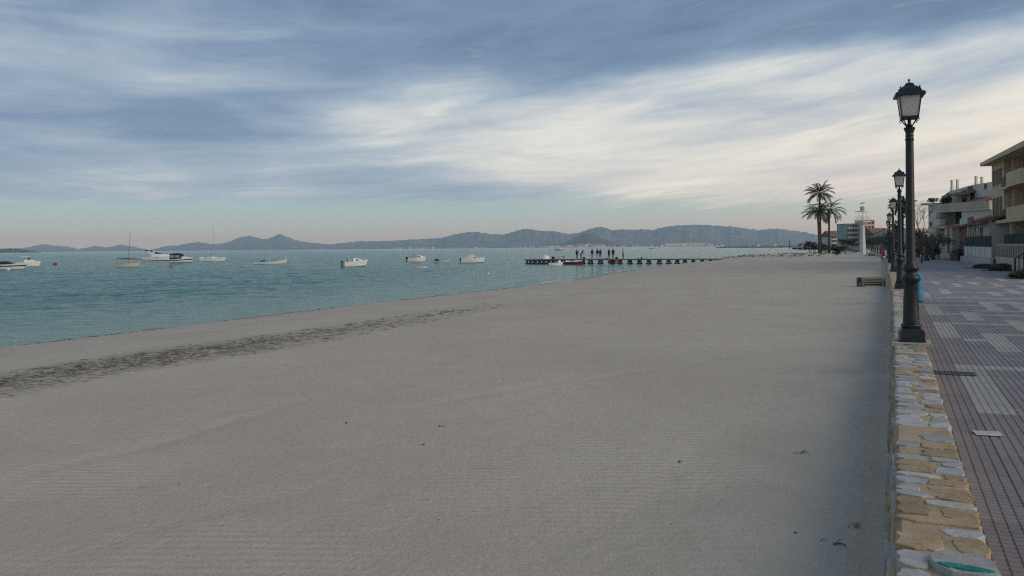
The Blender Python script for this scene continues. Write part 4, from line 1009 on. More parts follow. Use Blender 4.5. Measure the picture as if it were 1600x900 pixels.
# white cruiser with light hood, near the pier
b, L = boat_at('white_cruiser', 721, 755, 410.8, 'white cruiser with pale peaked hood and black waterline left of the pier', 'motorboat', 0.02)
make_hull(b, L, 1.9, 0.8, 1.05, GEL, None, BLACK)
loft('hood', b, CREAM, [(-L * 0.42, 0.75, 0.4, 0.8, 0.95), (-L * 0.15, 0.8, 0.5, 0.82, 1.6), (L * 0.0, 0.8, 0.5, 0.85, 1.75), (L * 0.15, 0.7, 0.35, 0.88, 1.35), (L * 0.25, 0.55, 0.25, 0.9, 1.0)])
for s_ in (-1, 1): MB().box(L * 0.08, L * 0.16, s_ * 0.76 - 0.02, s_ * 0.76 + 0.02, 0.95, 1.12).build('window', WINDOW, b)
outboard(b, L, 0.6, 0.8); MB().tube([(L * 0.06, 0, 1.6), (L * 0.06, 0, 2.2)], 0.025, 4).build('antenna', ALU, b); rail(b, L, 1.9, 1.0, L * 0.1, L * 0.46, 0.3)
# tiny dinghy
b, L = boat_at('dinghy', 651, 665.5, 419, 'tiny low white dinghy in front of the hooded motorboat', 'boat', 0.05)
make_hull(b, L, 0.9, 0.2, 0.30, GEL, None, CREAM, 0.8, 0.8, True)
# by the pier
b, L = boat_at('dinghy', 857, 878, 415.3, 'white dinghy afloat below the pier head', 'boat', 0.1, 'small boats by the pier')
make_hull(b, L, 1.2, 0.42, 0.62, GEL, None, CREAM, 0.7, 0.8, True); loft('bow_locker', b, GEL, [(L * 0.22, 0.4, 0.3, 0.4, 0.8), (L * 0.42, 0.2, 0.1, 0.5, 0.75)])
b, L = boat_at('dinghy', 882, 911, 413.6, 'long white dinghy with dark red bottom below the pier', 'boat', 0.0, 'small boats by the pier')
make_hull(b, L, 1.3, 0.50, 0.60, mat('maroon_hull', (0.10, 0.015, 0.02), 0.5, 0.15, 2), None, BLACK, 0.9, 0.7, True); loft('white_gunwale_boards', b, GEL, [(-L * 0.48, 0.6, 0.58, 0.48, 0.60), (L * 0.1, 0.62, 0.6, 0.5, 0.62), (L * 0.46, 0.15, 0.12, 0.58, 0.68)])
b, L = boat_at('dinghy', 950, 964, 410.6, 'dark red dinghy tied under the middle of the pier', 'boat', 0.0, 'small boats by the pier')
make_hull(b, L, 1.1, 0.40, 0.52, REDP, None, BLACK, 0.9, 0.7, True)
# far out
b, L = boat_at('fishing_boat', 867.5, 881, 391.6, 'far off white and red fishing boat right of the hill town', 'boat', 3.0, 'boats far out')
b['label'] = 'far off white and red fishing boat above the pier head'
make_hull(b, L, 2.6, 1.1, 2.0, GEL, REDP, REDP); loft('wheelhouse', b, GEL, [(-L * 0.30, 0.9, 0.8, 1.1, 2.4), (-L * 0.08, 0.9, 0.8, 1.1, 2.4)])
b, L = boat_at('fishing_boat', 1014.5, 1022.5, 389.2, 'far off grey boat with short mast above the right half of the pier', 'boat', 0.2, 'boats far out')
make_hull(b, L, 2.6, 1.0, 1.8, GREYC, None, BLACK); MB().tube([(0, 0, 1), (0, 0, 4.6)], 0.12, 5).build('mast', GREYC, b); loft('wheelhouse', b, GEL, [(-L * 0.2, 0.9, 0.8, 1.0, 2.4), (L * 0.05, 0.9, 0.8, 1.1, 2.4)])
# buoys
def buoy(x, yw, r, mt, label):
    p = gnd(x, yw, 0); o = empty('mooring_buoy', (p.x, p.y, 0), 0, label, 'buoy', 'mooring buoys')
    MB().blob((0, 0, r * 0.5), (r, r, r), (12, 8)).build('float', mt, o, True); MB().tube([(0, 0, r * 1.4), (0, 0, r * 1.75)], r * 0.12, 6).build('eye', DKM, o)
buoy(86, 414.3, 0.42, REDP, 'bright red round buoy right of the hardtop boat'); buoy(267.5, 417.6, 0.33, PINK, 'faded red buoy in front of the two big motorboats')
buoy(306.5, 407.6, 0.28, YELL, 'dull yellow buoy between black canopy boat and sloop'); buoy(357.5, 409.0, 0.30, YELL, 'dull yellow buoy right of the sloop')
buoy(13, 422.6, 0.25, GEL, 'small white buoy in front of the runabout'); buoy(385, 416.5, 0.14, GEL, 'tiny white buoy left of the long open boat'); buoy(763, 428.8, 0.14, GEL, 'tiny white buoy close to the shore')

# ---------------------------------------------------------------- wooden pier
PIERW = mat('pier_planks', (0.24, 0.215, 0.18), 0.9, c2=(0.36, 0.33, 0.28), scale=2, bump=0.3, bscale=20, rand=0.15)
PILE = mat('pier_pile', (0.035, 0.032, 0.03), 0.9, c2=(0.08, 0.075, 0.065), scale=4)
CONC = mat('pale_concrete', (0.42, 0.41, 0.38), 0.9, c2=(0.52, 0.50, 0.46), scale=1.5, dirt=0.3)
PZ = 0.86
pa, pb = gnd(822, 405.0, PZ), gnd(1128, 404.0, PZ)
e_ = (pb - pa); PL = e_.length; e_.normalize(); pang = math.atan2(e_.y, e_.x)
pier = empty('pier', (pa.x, pa.y, 0), pang, 'long low wooden pier on dark trestles running out from the beach', 'pier')
np_ = int(PL / 0.62)
plk = MB().box(0.012, 0.60, -1.1, 1.1, PZ - 0.06, PZ).mesh('plank'); plk.materials.append(PIERW)
for k in range(np_):
    o = bpy.data.objects.new('plank', plk); COL.objects.link(o); o.location = (k * 0.62, 0, 0.004 * (k % 3)); o.parent = pier
for yy in (-1.0, 0.9): MB().box(0, PL, yy, yy + 0.12, PZ - 0.20, PZ - 0.06).build('beam', PIERW, pier)
def pier_s(px): 
    d = ray(px, CY); # meet the pier line in plan
    A = np.array([[d.x, -e_.x], [d.y, -e_.y]]); t, s = np.linalg.solve(A, np.array([pa.x, pa.y])); return float(s)
tm = MB()
for yy in (-0.85, 0.85): tm.tube([(0.30, yy * 1.1, -0.8), (0.06, yy, PZ - 0.2)], 0.10, 6); tm.tube([(-0.30, yy * 1.1, -0.8), (-0.06, yy, PZ - 0.2)], 0.10, 6)
tm.box(-0.16, 0.16, -1.0, 1.0, PZ - 0.32, PZ - 0.2); tm.box(-0.34, 0.34, -0.98, 0.98, -0.8, 0.16)
tme = tm.mesh('trestle'); tme.materials.append(PILE)
for px in (826, 832, 840, 846, 853, 861, 869, 880, 893, 910, 922.5, 938, 956, 968.5, 984, 999, 1013.5, 1030, 1044.5, 1058, 1070, 1083, 1097, 1110):
    o = bpy.data.objects.new('trestle', tme); COL.objects.link(o); o.location = (pier_s(px), 0, 0); o.parent = pier
def on_pier(px, off=0.0):
    s = pier_s(px); v = pa + e_ * s; return Vector((v.x - e_.y * off, v.y + e_.x * off, PZ + 0.01))
p = on_pier(852, 0.1); bt = empty('upturned_dinghy', p, pang + 0.3, 'small white upturned dinghy like a dome on the pier head', 'boat')
MB().rings([[(-0.75 + 1.5 * k / 8, 0.55 * math.cos(a) * math.sin(math.pi * (0.12 + 0.76 * k / 8)), 0.75 * math.sin(a) * math.sin(math.pi * (0.12 + 0.76 * k / 8))) for a in [math.pi * j / 8 for j in range(9)]] for k in range(9)], True, True, False).build('hull', GEL, bt, True)
MB().tube([(-0.6, 0, 0.42), (0, 0, 0.78), (0.6, 0, 0.42)], 0.03, 5).build('keel', GREYC, bt)
p = on_pier(864, 0); bx = empty('dark_box', p, pang, 'small dark bollard box on the pier right of the white dome', 'box')
MB().box(-0.2, 0.2, -0.2, 0.2, 0, 0.38).build('body', BLACK, bx); MB().box(-0.23, 0.23, -0.23, 0.23, 0.38, 0.44).build('lid', BLACK, bx)
p = on_pier(869, 0.2); gp = empty('gangplank', p, pang, 'sloping plank propped up on the pier', 'plank')
MB().rings([[(-0.4, -0.2, 0.0), (-0.4, 0.2, 0.0), (-0.4, 0.2, 0.07), (-0.4, -0.2, 0.07)], [(1.55, -0.2, 0.50), (1.55, 0.2, 0.50), (1.55, 0.2, 0.57), (1.55, -0.2, 0.57)]]).build('board', PIERW, gp); MB().box(1.3, 1.4, -0.15, 0.15, 0, 0.47).build('prop', PIERW, gp)
def bag(px, label, mt, sc=1.0, off=0.2):
    p = on_pier(px, off); r = empty('bag', p, q.uniform(0, 3), label, 'bag', 'bags on the pier')
    MB().blob((0, 0, 0.16 * sc), (0.34 * sc, 0.2 * sc, 0.19 * sc), (9, 6), 0.12, int(px)).build('sack', mt, r, True); MB().tube([(-0.1 * sc, 0, 0.32 * sc), (0, 0, 0.42 * sc), (0.1 * sc, 0, 0.32 * sc)], 0.015, 5).build('handle', BLACK, r)
bag(943, 'white bag on the pier left of the two dark figures', GEL, 1.0); bag(947.5, 'grey bag beside the white bag on the pier', GREYC, 0.8); bag(998, 'white bag lying alone on the right half of the pier', GEL, 1.0); bag(1001.5, 'dark bag beside the lone white bag', NAVY, 0.8, 0.3); bag(963, 'dark bag at the feet of the pair on the pier', NAVY, 0.9); bag(912, 'dark bag at the feet of the leftmost group', NAVY, 1.0)
# ---------------------------------------------------------------- people
SKIN = mat('skin', (0.42, 0.26, 0.19), 0.6, 0.06, 5)
HAIR = mat('dark_hair', (0.02, 0.015, 0.012), 0.7, 0.2, 20)
CLOTH = {'black': mat('cloth_black', (0.012, 0.012, 0.014), 0.9, 0.2, 6), 'navy': mat('cloth_navy', (0.018, 0.025, 0.06), 0.9, 0.2, 6), 'white': mat('cloth_white', (0.5, 0.48, 0.46), 0.9, 0.08, 6), 'red': mat('cloth_red', (0.42, 0.04, 0.06), 0.9, 0.12, 6), 'jeans': mat('cloth_denim', (0.10, 0.16, 0.26), 0.9, 0.15, 6), 'maroon': mat('cloth_maroon', (0.07, 0.015, 0.03), 0.9, 0.2, 6), 'grey': mat('cloth_grey', (0.30, 0.30, 0.31), 0.9, 0.1, 6), 'brown': mat('cloth_brown', (0.05, 0.035, 0.025), 0.9, 0.2, 6)}
def skin_body(name, joints, bones, parent, mt, sub=1):
    """joints: name -> (pos, radius); one continuous figure from a Skin modifier, baked to a mesh"""
    names = list(joints); me = bpy.data.meshes.new(name)
    me.from_pydata([joints[n][0] for n in names], [(names.index(a), names.index(b)) for a, b in bones], [])
    o = bpy.data.objects.new(name, me); COL.objects.link(o)
    md = o.modifiers.new('skin', 'SKIN'); md.use_smooth_shade = True
    for i, n in enumerate(names):
        r = joints[n][1]; me.skin_vertices[0].data[i].radius = (r, r) if not hasattr(r, '__len__') else r
    me.skin_vertices[0].data[names.index('pelvis')].use_root = True
    sb = o.modifiers.new('sub', 'SUBSURF'); sb.levels = sub; sb.render_levels = sub
    dg = bpy.context.evaluated_depsgraph_get(); ev = bpy.data.meshes.new_from_object(o.evaluated_get(dg))
    o.modifiers.clear(); old = o.data; o.data = ev; bpy.data.meshes.remove(old); ev.name = name
    return o
def person(loc, rz, label, top, trouser, pose='stand', hood=False, group=None, hgt=1.72, hair=HAIR, skirt=None, seed=0):
    qq = random.Random(seed); k = hgt / 1.72
    r = empty('person', loc, rz, label, 'person', group); r.scale = (k, k, k)
    V = lambda *a: a
    sp = 0.10; st = {'stand': 0.03, 'walk': 0.24, 'bend': 0.10}[pose]
    lean = 0.55 if pose == 'bend' else 0.04
    cz = 1.02; hip = Vector((0, 0, 0.93)); chest = Vector((0, -lean * 0.5, 1.32 - lean * 0.12)); neck = Vector((0, -lean * 0.62, 1.47 - lean * 0.22)); head = Vector((0, -lean * 0.72 - 0.02, 1.60 - lean * 0.3))
    j = {'pelvis': (hip, (0.155, 0.115)), 'waist': (hip.lerp(chest, 0.45), (0.14, 0.105)), 'chest': (chest, (0.175, 0.115)), 'neck': (neck, 0.058), 'head0': (head + Vector((0, 0, -0.03)), 0.075), 'head': (head + Vector((0, 0, 0.05)), (0.085, 0.095)), 'crown': (head + Vector((0, 0.01, 0.11)), 0.06)}
    bones = [('pelvis', 'waist'), ('waist', 'chest'), ('chest', 'neck'), ('neck', 'head0'), ('head0', 'head'), ('head', 'crown')]
    for s_, nm in ((-1, 'l'), (1, 'r')):
        f = st * s_
        j['hip' + nm] = (Vector((s_ * sp, 0, 0.88)), 0.098); j['knee' + nm] = (Vector((s_ * sp * 1.05, f * 0.55 - 0.02, 0.49)), 0.062); j['ank' + nm] = (Vector((s_ * sp * 1.1, f, 0.09)), 0.043); j['toe' + nm] = (Vector((s_ * sp * 1.3, f - 0.17, 0.035)), 0.036)
        bones += [('pelvis', 'hip' + nm), ('hip' + nm, 'knee' + nm), ('knee' + nm, 'ank' + nm), ('ank' + nm, 'toe' + nm)]
        sh = chest + Vector((s_ * 0.19, 0, 0.085)); aw = qq.uniform(-0.06, 0.06) - (0.12 if pose == 'bend' else 0)
        el = sh + Vector((s_ * 0.06, 0.03 + aw, -0.28)); wr = el + Vector((-s_ * 0.02, -0.12 + aw, -0.22 + abs(aw) * 0.5))
        if pose == 'walk': el = sh + Vector((s_ * 0.05, -f * 0.5, -0.27)); wr = el + Vector((0, -f * 0.5 - 0.05, -0.22))
        j['sh' + nm] = (sh, 0.065); j['el' + nm] = (el, 0.046); j['wr' + nm] = (wr, 0.034); j['pa' + nm] = (wr + Vector((0, -0.02, -0.08)), 0.036)
        bones += [('chest', 'sh' + nm), ('sh' + nm, 'el' + nm), ('el' + nm, 'wr' + nm), ('wr' + nm, 'pa' + nm)]
        for fi, (dx, L) in enumerate(((-0.024, 0.065), (-0.008, 0.078), (0.008, 0.072), (0.022, 0.055), (-0.04, 0.03))):
            j['f%d%s' % (fi, nm)] = (wr + Vector((dx, -0.025, -0.085 - L)), 0.0095); bones.append(('pa' + nm, 'f%d%s' % (fi, nm)))
    body = skin_body('body', j, bones, r, SKIN, 1); body.data.materials.clear()
    for m_ in (CLOTH[top], CLOTH[trouser], SKIN, BLACK): body.data.materials.append(m_)
    body.data.update(); child(body, r)
    for p_ in body.data.polygons:
        c = p_.center
        armx = abs(c.x) > 0.17
        if c.z < 0.10: mi = 3
        elif c.z < 0.95 and not (armx and c.z > 0.62): mi = 1
        elif (c - head).length < 0.20 and c.z > neck.z + 0.02: mi = 2
        elif armx and c.z < min(j['wrl'][0].z, j['wrr'][0].z) + 0.03: mi = 2
        else: mi = 0
        p_.material_index = mi; p_.use_smooth = True
    # jacket hem / skirt of the coat, hair or hood, face
    w0, w1 = hip + Vector((0, 0, -0.06)), hip.lerp(chest, 0.6)
    MB().rings([[(c_.x + a * math.cos(t_), c_.y + b_ * math.sin(t_), c_.z) for t_ in [2 * math.pi * i / 12 for i in range(12)]] for c_, a, b_ in ((w0, 0.195, 0.15), (w0.lerp(w1, 0.5), 0.175, 0.135), (w1, 0.165, 0.12))], False, False).build('jacket_hem', CLOTH[top], body, True)
    hm = MB(); hm.blob(tuple(head + Vector((0, 0.022, 0.055))), (0.098, 0.105, 0.115), (12, 8), 0.05, seed)
    hm.build('hood' if hood else 'hair', CLOTH[top] if hood else hair, body, True)
    fc = MB(); fc.blob(tuple(head + Vector((0, -0.085, 0.02))), (0.014, 0.022, 0.024), (6, 4))
    for s_ in (-1, 1): fc.blob(tuple(head + Vector((s_ * 0.09, 0.0, 0.02))), (0.012, 0.022, 0.03), (6, 4))
    fc.build('nose_and_ears', SKIN, body, True)
    ey = MB()
    for s_ in (-1, 1): ey.blob(tuple(head + Vector((s_ * 0.032, -0.082, 0.042))), (0.012, 0.01, 0.008), (6, 4))
    ey.blob(tuple(head + Vector((0, -0.082, -0.022))), (0.025, 0.008, 0.006), (6, 4)); ey.build('eyes_and_mouth', HAIR, body)
    return r
G = 'people on the pier'
def pp(px, off, rz, label, *a, **k): return person(on_pier(px, off), rz, label, *a, group=G, **k)
pp(902, -0.3, 0.6, 'leftmost standing person on the pier, all in black', 'black', 'black', seed=1, hgt=1.66)
pp(907.5, 0.1, 2.0, 'person in black stooping beside the leftmost one on the pier', 'black', 'brown', pose='bend', seed=2, hgt=1.72)
pp(924.5, 0.2, 1.0, 'slim dark person standing alone on the pier beside the pale trousered one', 'black', 'grey', seed=3, hgt=1.78)
pp(933.6, -0.2, 2.8, 'person in black jacket and pale trousers on the pier', 'black', 'white', seed=4, hgt=1.76)
pp(937, 0.35, 3.3, 'dark figure close behind the pale trousered person on the pier', 'brown', 'black', seed=5, hgt=1.70)
pp(951.5, -0.1, 2.6, 'left one of the dark pair at the middle of the pier', 'black', 'navy', seed=6, hgt=1.74)
pp(957.5, 0.2, 3.6, 'right hooded one of the dark pair at the middle of the pier', 'black', 'navy', hood=True, seed=7, hgt=1.80)
pp(973.3, 0.0, 2.2, 'rightmost person on the pier with white top and dark trousers', 'white', 'maroon', seed=8, hgt=1.74)
p = col_at(1383.8, 103.0); z = sand_z(p.x - 0.45, p.y)
person((p.x - 0.45, p.y, z + 0.005), YAW + 0.5, 'person in red top and blue jeans beside the wall by the fifth lamp', 'red', 'jeans', seed=9, hgt=1.70)
p = col_at(1436, 114.0)
person((p.x, p.y, Z_PROM + 0.005), 0.3, 'person in dark maroon jacket walking on the promenade near bare trees', 'maroon', 'navy', pose='walk', seed=10, hgt=1.78)
# ---------------------------------------------------------------- trees and plants
BARK = mat('bark', (0.075, 0.06, 0.045), 0.95, c2=(0.14, 0.115, 0.09), scale=5, bump=0.6, bscale=14)
PBARK = mat('palm_bark', (0.045, 0.036, 0.028), 0.95, c2=(0.10, 0.08, 0.06), scale=6, bump=0.8, bscale=12)
def leafmat(name, c, c2):
    m_ = mat(name, c, 0.6, c2=c2, scale=1.2, rand=0.15)
    return m_
FROND = leafmat('palm_frond', (0.030, 0.048, 0.022), (0.065, 0.085, 0.04))
LEAFD = leafmat('leaf_dark', (0.018, 0.035, 0.014), (0.05, 0.075, 0.03))
LEAFB = leafmat('leaf_brown', (0.05, 0.045, 0.025), (0.11, 0.09, 0.05))
LEAFP = leafmat('leaf_pink', (0.22, 0.08, 0.075), (0.34, 0.15, 0.13))
def frond_mesh(L, droop, seed, fold=0.5, nl=30):
    """arched rachis along +X with two rows of leaflets"""
    qq = random.Random(seed); m_ = MB(); pts = []
    a = 0.0; p = Vector((0, 0, 0)); n = 14
    for i in range(n + 1):
        pts.append(p.copy()); u = i / n
        a = -droop * u ** 1.5; p = p + Vector((math.cos(a), 0, math.sin(a))) * (L / n)
    m_.tube(pts, [0.035 * (1 - 0.8 * i / n) for i in range(n + 1)], 4)
    for k in range(nl * 2):
        s_ = 1 if k % 2 else -1; u = 0.12 + 0.88 * (k // 2) / nl
        i = min(n - 1, int(u * n)); f = u * n - i; c = pts[i].lerp(pts[i + 1], f); t = (pts[i + 1] - pts[i]).normalized()
        ll = L * 0.30 * math.sin(math.pi * (0.16 + 0.80 * u)) ** 0.6 * qq.uniform(0.85, 1.1)
        d = (t * 0.75 + Vector((0, s_ * 0.8, 0.25 - fold * qq.uniform(0.5, 1.2)))).normalized()
        w_ = 0.055; e = c + d * ll + Vector((0, 0, -0.12 * ll)); mid = c + d * ll * 0.5; sd = t * w_
        m_.add([c, mid - sd, e, mid + sd], [(0, 1, 2, 3)])
    return m_.mesh('frond')
def palm(name, base, top, r0, r1, nf, FL, label, seed, lean=(0, 0), elev=(-0.5, 1.35), droop=(0.9, 1.8)):
    qq = random.Random(seed); r = empty(name, base, 0, label, 'palm tree', 'palms')
    H = top.z - base.z; d = top - base; pts = []; rad = []
    for i in range(27):
        u = i / 26; pts.append((d.x * u ** 1.3, d.y * u ** 1.3, H * u)); rad.append((r0 + (r1 - r0) * min(1, u * 3)) * (1 + 0.10 * (i % 2)) * (1 + (0.4 * max(0, (u - 0.9) * 10))))
    MB().tube(pts, rad, 10).build('trunk', PBARK, r, 60)
    mm = []
    for k in range(5):
        me = frond_mesh(FL * qq.uniform(0.85, 1.1), qq.uniform(*droop), seed * 10 + k); me.materials.append(FROND); mm.append(me)
    for k in range(nf):
        o = bpy.data.objects.new('frond', qq.choice(mm)); COL.objects.link(o); o.parent = r
        el = elev[0] + (elev[1] - elev[0]) * (1 - (k / nf) ** 0.8) ; az = k * 2.39996 + qq.uniform(-0.3, 0.3)
        o.rotation_euler = (qq.uniform(-0.3, 0.3), -el, az); o.location = Vector((d.x, d.y, H)) + Vector((math.cos(az) * r1, math.sin(az) * r1, qq.uniform(-0.1, 0.25)))
        o.scale = (1, 1, 1)
    b0 = MB()
    for k in range(26):
        a = qq.uniform(0, 6.28); z = H - qq.uniform(0.1, 1.6); b0.tube([(d.x + math.cos(a) * r1 * 0.8, d.y + math.sin(a) * r1 * 0.8, z), (d.x + math.cos(a) * (r1 + 0.35), d.y + math.sin(a) * (r1 + 0.35), z + 0.25)], [0.05, 0.03], 4)
    b0.build('leaf_bases', PBARK, r)
    return r
def P3(x, t, z): p = col_at(x, t, z); return p
BZ = 1.35
def top_at(x, y, t): return at(x, y, t)
palm('palm_tree', P3(1282.5, 160, BZ), top_at(1280.5, 302, 160), 0.26, 0.17, 27, 3.4, 'tallest palm with full crown in the raised bed by the beach', 31, elev=(-0.45, 1.4), droop=(0.8, 1.5))
palm('palm_tree', P3(1280.5, 158, BZ), top_at(1277.5, 331, 158), 0.27, 0.18, 25, 3.0, 'shorter palm at the left foot of the tallest one', 32, elev=(-0.35, 1.2), droop=(0.8, 1.5))
palm('palm_tree', P3(1295.3, 159, BZ), top_at(1295.6, 329, 159), 0.24, 0.17, 17, 3.5, 'right hand palm with thin crown and long drooping fronds', 33, elev=(-0.5, 1.3), droop=(1.0, 2.1))
palm('palm_tree', P3(1409, 92, Z_PROM), top_at(1409, 321, 92), 0.30, 0.2, 26, 1.35, 'short bushy palm on the promenade behind the lamp posts', 34, elev=(-0.9, 1.4), droop=(0.6, 1.2))
palm('palm_tree', P3(1400, 150, Z_PROM), top_at(1401, 352, 150), 0.25, 0.2, 20, 1.5, 'far small palm seen between the lamp posts', 35, elev=(-0.6, 1.3), droop=(0.6, 1.4))
def leaf_crown(mb, c, r, n, size, qq, fill=0.35):
    for k in range(n):
        v = Vector((qq.gauss(0, 1), qq.gauss(0, 1), qq.gauss(0, 1))).normalized(); u = qq.random() ** fill
        p = Vector((c[0] + v.x * r[0] * u, c[1] + v.y * r[1] * u, c[2] + v.z * r[2] * u))
        a = Vector((qq.gauss(0, 1), qq.gauss(0, 1), qq.gauss(0, 0.6))).normalized(); b_ = a.cross(Vector((qq.gauss(0, 1), qq.gauss(0, 1), qq.gauss(0, 1)))).normalized(); s = size * qq.uniform(0.6, 1.3)
        mb.add([p - a * s, p + b_ * s * 0.45, p + a * s, p - b_ * s * 0.45], [(0, 1, 2, 3)])
def shrub(base, w_, h, label, mt, seed, lobes=7, n=240, size=0.16, stem=0.25, cat='shrub', group='shrubs in the palm bed'):
    qq = random.Random(seed); r = empty('shrub', base, 0, label, cat, group); f = MB()
    for k in range(lobes):
        a = qq.uniform(0, 6.28); d = w_ * 0.5 * qq.random() ** 0.7
        leaf_crown(f, (math.cos(a) * d, math.sin(a) * d, h * qq.uniform(stem + 0.15, 0.85)), (w_ * 0.26, w_ * 0.26, h * 0.22), n // lobes, size, qq, 0.5)
    f.build('foliage', mt, r)
    s = MB()
    for k in range(5):
        a = qq.uniform(0, 6.28); s.tube([(0.05 * math.cos(a), 0.05 * math.sin(a), -0.2), (w_ * 0.2 * math.cos(a), w_ * 0.2 * math.sin(a), h * 0.55)], [0.05, 0.02], 5)
    s.build('stems', BARK, r); return r
# stone edged bed with the palms
STONE = mat('bed_stone', (0.15, 0.135, 0.115), 0.95, c2=(0.28, 0.25, 0.21), scale=1.5, bump=0.6, bscale=6, rand=0.2)
bc = P3(1281, 160, 0)
bed = empty('palm_bed', (bc.x, bc.y, 0.9), 0, 'low raised bed edged with rough stones under the palms', 'planting bed')
m_ = MB(); m_.rings([[(math.cos(a) * rx * (1 + 0.05 * N(a * 2, 1)), math.sin(a) * ry, z) for a in [2 * math.pi * i / 28 for i in range(28)]] for rx, ry, z in ((4.0, 3.2, -0.6), (3.7, 2.9, 0.3), (2.2, 1.8, 0.46), (0.3, 0.3, 0.52))]); m_.build('soil', EARTH, bed, True)
qq = random.Random(4)
for k in range(34):
    a = 2 * math.pi * k / 34; s_ = qq.uniform(0.25, 0.42)
    MB().blob((math.cos(a) * 3.85, math.sin(a) * 3.05, 0.12), (s_, s_ * 0.8, s_ * 0.75), (7, 5), 0.18, k).build('stone', STONE, bed)
shrub(P3(1266, 158, 1.2), 2.1, 2.6, 'rounded dark shrub at the left end of the palm bed', LEAFD, 1, n=520)
shrub(P3(1272.5, 160, 1.2), 1.6, 2.2, 'second dark shrub between the left shrub and the palm trunks', LEAFD, 2, n=360)
shrub(P3(1290, 160, 1.2), 1.8, 2.0, 'brownish low shrub between the palm trunks', LEAFB, 3, n=420)
shrub(P3(1302, 160, 1.1), 1.8, 1.9, 'dark shrub right of the right hand palm', LEAFD, 4, n=420)
shrub(P3(1309, 158, 1.0), 2.2, 1.7, 'low spreading dark shrub with upright leaves right of the palm bed', LEAFD, 5, n=420, size=0.3)
shrub(P3(1307, 150, 0.9), 1.6, 0.8, 'ground hugging dark plant in front of the spreading shrub', LEAFD, 6, n=260)
shrub(P3(1321, 162, 1.0), 1.6, 2.1, 'small tree with reddish pink foliage left of the white tower', LEAFP, 7, n=330, stem=0.5, cat='tree')

# ---------------------------------------------------------------- white lookout tower
TWH = mat('tower_white', (0.62, 0.62, 0.60), 0.7, c2=(0.72, 0.71, 0.67), scale=1.2, dirt=0.15)
TWD = mat('tower_dark', (0.06, 0.06, 0.06), 0.6, 0.1, 3)
tp_ = P3(1348, 170, 0.95); tw = empty('lookout_tower', tp_, YAW + 0.5, 'slender white lookout tower with railed platform and thin canopy', 'tower')
sc = 170 / 1250.0
hz_ = lambda y: (381.7 - y) * sc + 2.05         # picture row -> height over the promenade
MB().rings([sqr(0.45, 0.0), sqr(0.28, hz_(352)), sqr(0.27, hz_(349))]).build('column', TWH, tw)
MB().rings([sqr(0.36, hz_(351)), sqr(1.0, hz_(347.5)), sqr(1.12, hz_(347)), sqr(1.12, hz_(346))]).build('platform', TWH, tw)
for a in range(4):
    M = Matrix.Rotation(a * math.pi / 2, 4, 'Z'); m_ = MB(); zt = hz_(339); zb = hz_(346)
    for z in (zt, (zt + zb) / 2): m_.add([M @ Vector(v) for v in ((1.06, -1.06, z), (1.06, 1.06, z), (1.06, 1.06, z + 0.045), (1.06, -1.06, z + 0.045), (1.10, -1.06, z), (1.10, 1.06, z), (1.10, 1.06, z + 0.045), (1.10, -1.06, z + 0.045))], [(0, 1, 2, 3), (7, 6, 5, 4), (3, 2, 6, 7), (0, 4, 5, 1)])
    for k in range(6): p = M @ Vector((1.08, -1.06 + k * 0.424, 0)); m_.tube([(p.x, p.y, zb), (p.x, p.y, zt)], 0.022, 4)
    m_.build('railing', TWH, tw)
for xx, yy in ((-0.5, -0.5), (0.5, -0.5), (-0.5, 0.5), (0.5, 0.5)): MB().tube([(xx, yy, hz_(346)), (xx, yy, hz_(331))], 0.05, 5).build('canopy_post', TWH, tw)
MB().box(-1.35, 0.95, -0.9, 0.9, hz_(331), hz_(330.2)).build('canopy', TWH, tw)
MB().lathe([(0.40, hz_(330)), (0.44, hz_(327)), (0.44, hz_(324)), (0.38, hz_(322.8))], 14).build('water_tank', GREYC, tw, 40)
for xx, yy, yt in ((0.8, 0.4, 317.3), (-0.75, -0.3, 318.6)):
    pm = MB().tube([(xx, yy, hz_(331 if xx < 0 else 346)), (xx, yy, hz_(yt))], 0.025, 5).build('mast', TWH, tw)
    MB().box(xx - 0.30, xx + 0.30, yy - 0.12, yy + 0.12, hz_(yt) - 0.02, hz_(yt) + 0.14).build('floodlight', TWD if xx > 0 else GREYC, pm)
for k in range(16): pass
m_ = MB()
for s_ in (-0.2, 0.2): m_.tube([(s_, -0.60, 0.1), (s_, -0.44, hz_(349))], 0.02, 4)
for k in range(18): m_.tube([(-0.2, -0.60 + 0.16 * k / 18, 0.3 + k * 0.3), (0.2, -0.60 + 0.16 * k / 18, 0.3 + k * 0.3)], 0.014, 4)
m_.build('ladder', ALU, tw)
# post and dark boards on the sand near the tower
p = P3(1354.2, 142, 0); z = sand_z(p.x, p.y)
o = empty('sign_post', (p.x, p.y, z - 0.05), YAW, 'short grey post with a small pale box on the sand before the tower', 'post')
MB().box(-0.12, 0.12, -0.1, 0.1, 0, 1.25).build('post', GREYC, o); MB().box(0.14, 0.38, -0.1, 0.1, 0.78, 1.12).build('box', GEL, o)
p = P3(1360, 143, 0); z = sand_z(p.x, p.y)
o = empty('board_pile', (p.x, p.y, z), YAW, 'dark boards piled on the sand near the far wall', 'boards')
for k in range(4): MB().box(-0.9 + 0.1 * k, 0.8 - 0.1 * k, -0.3, 0.3, 0.1 * k, 0.1 * k + 0.085).build('board', WOODD, o)
p = P3(1290, 137, 0)
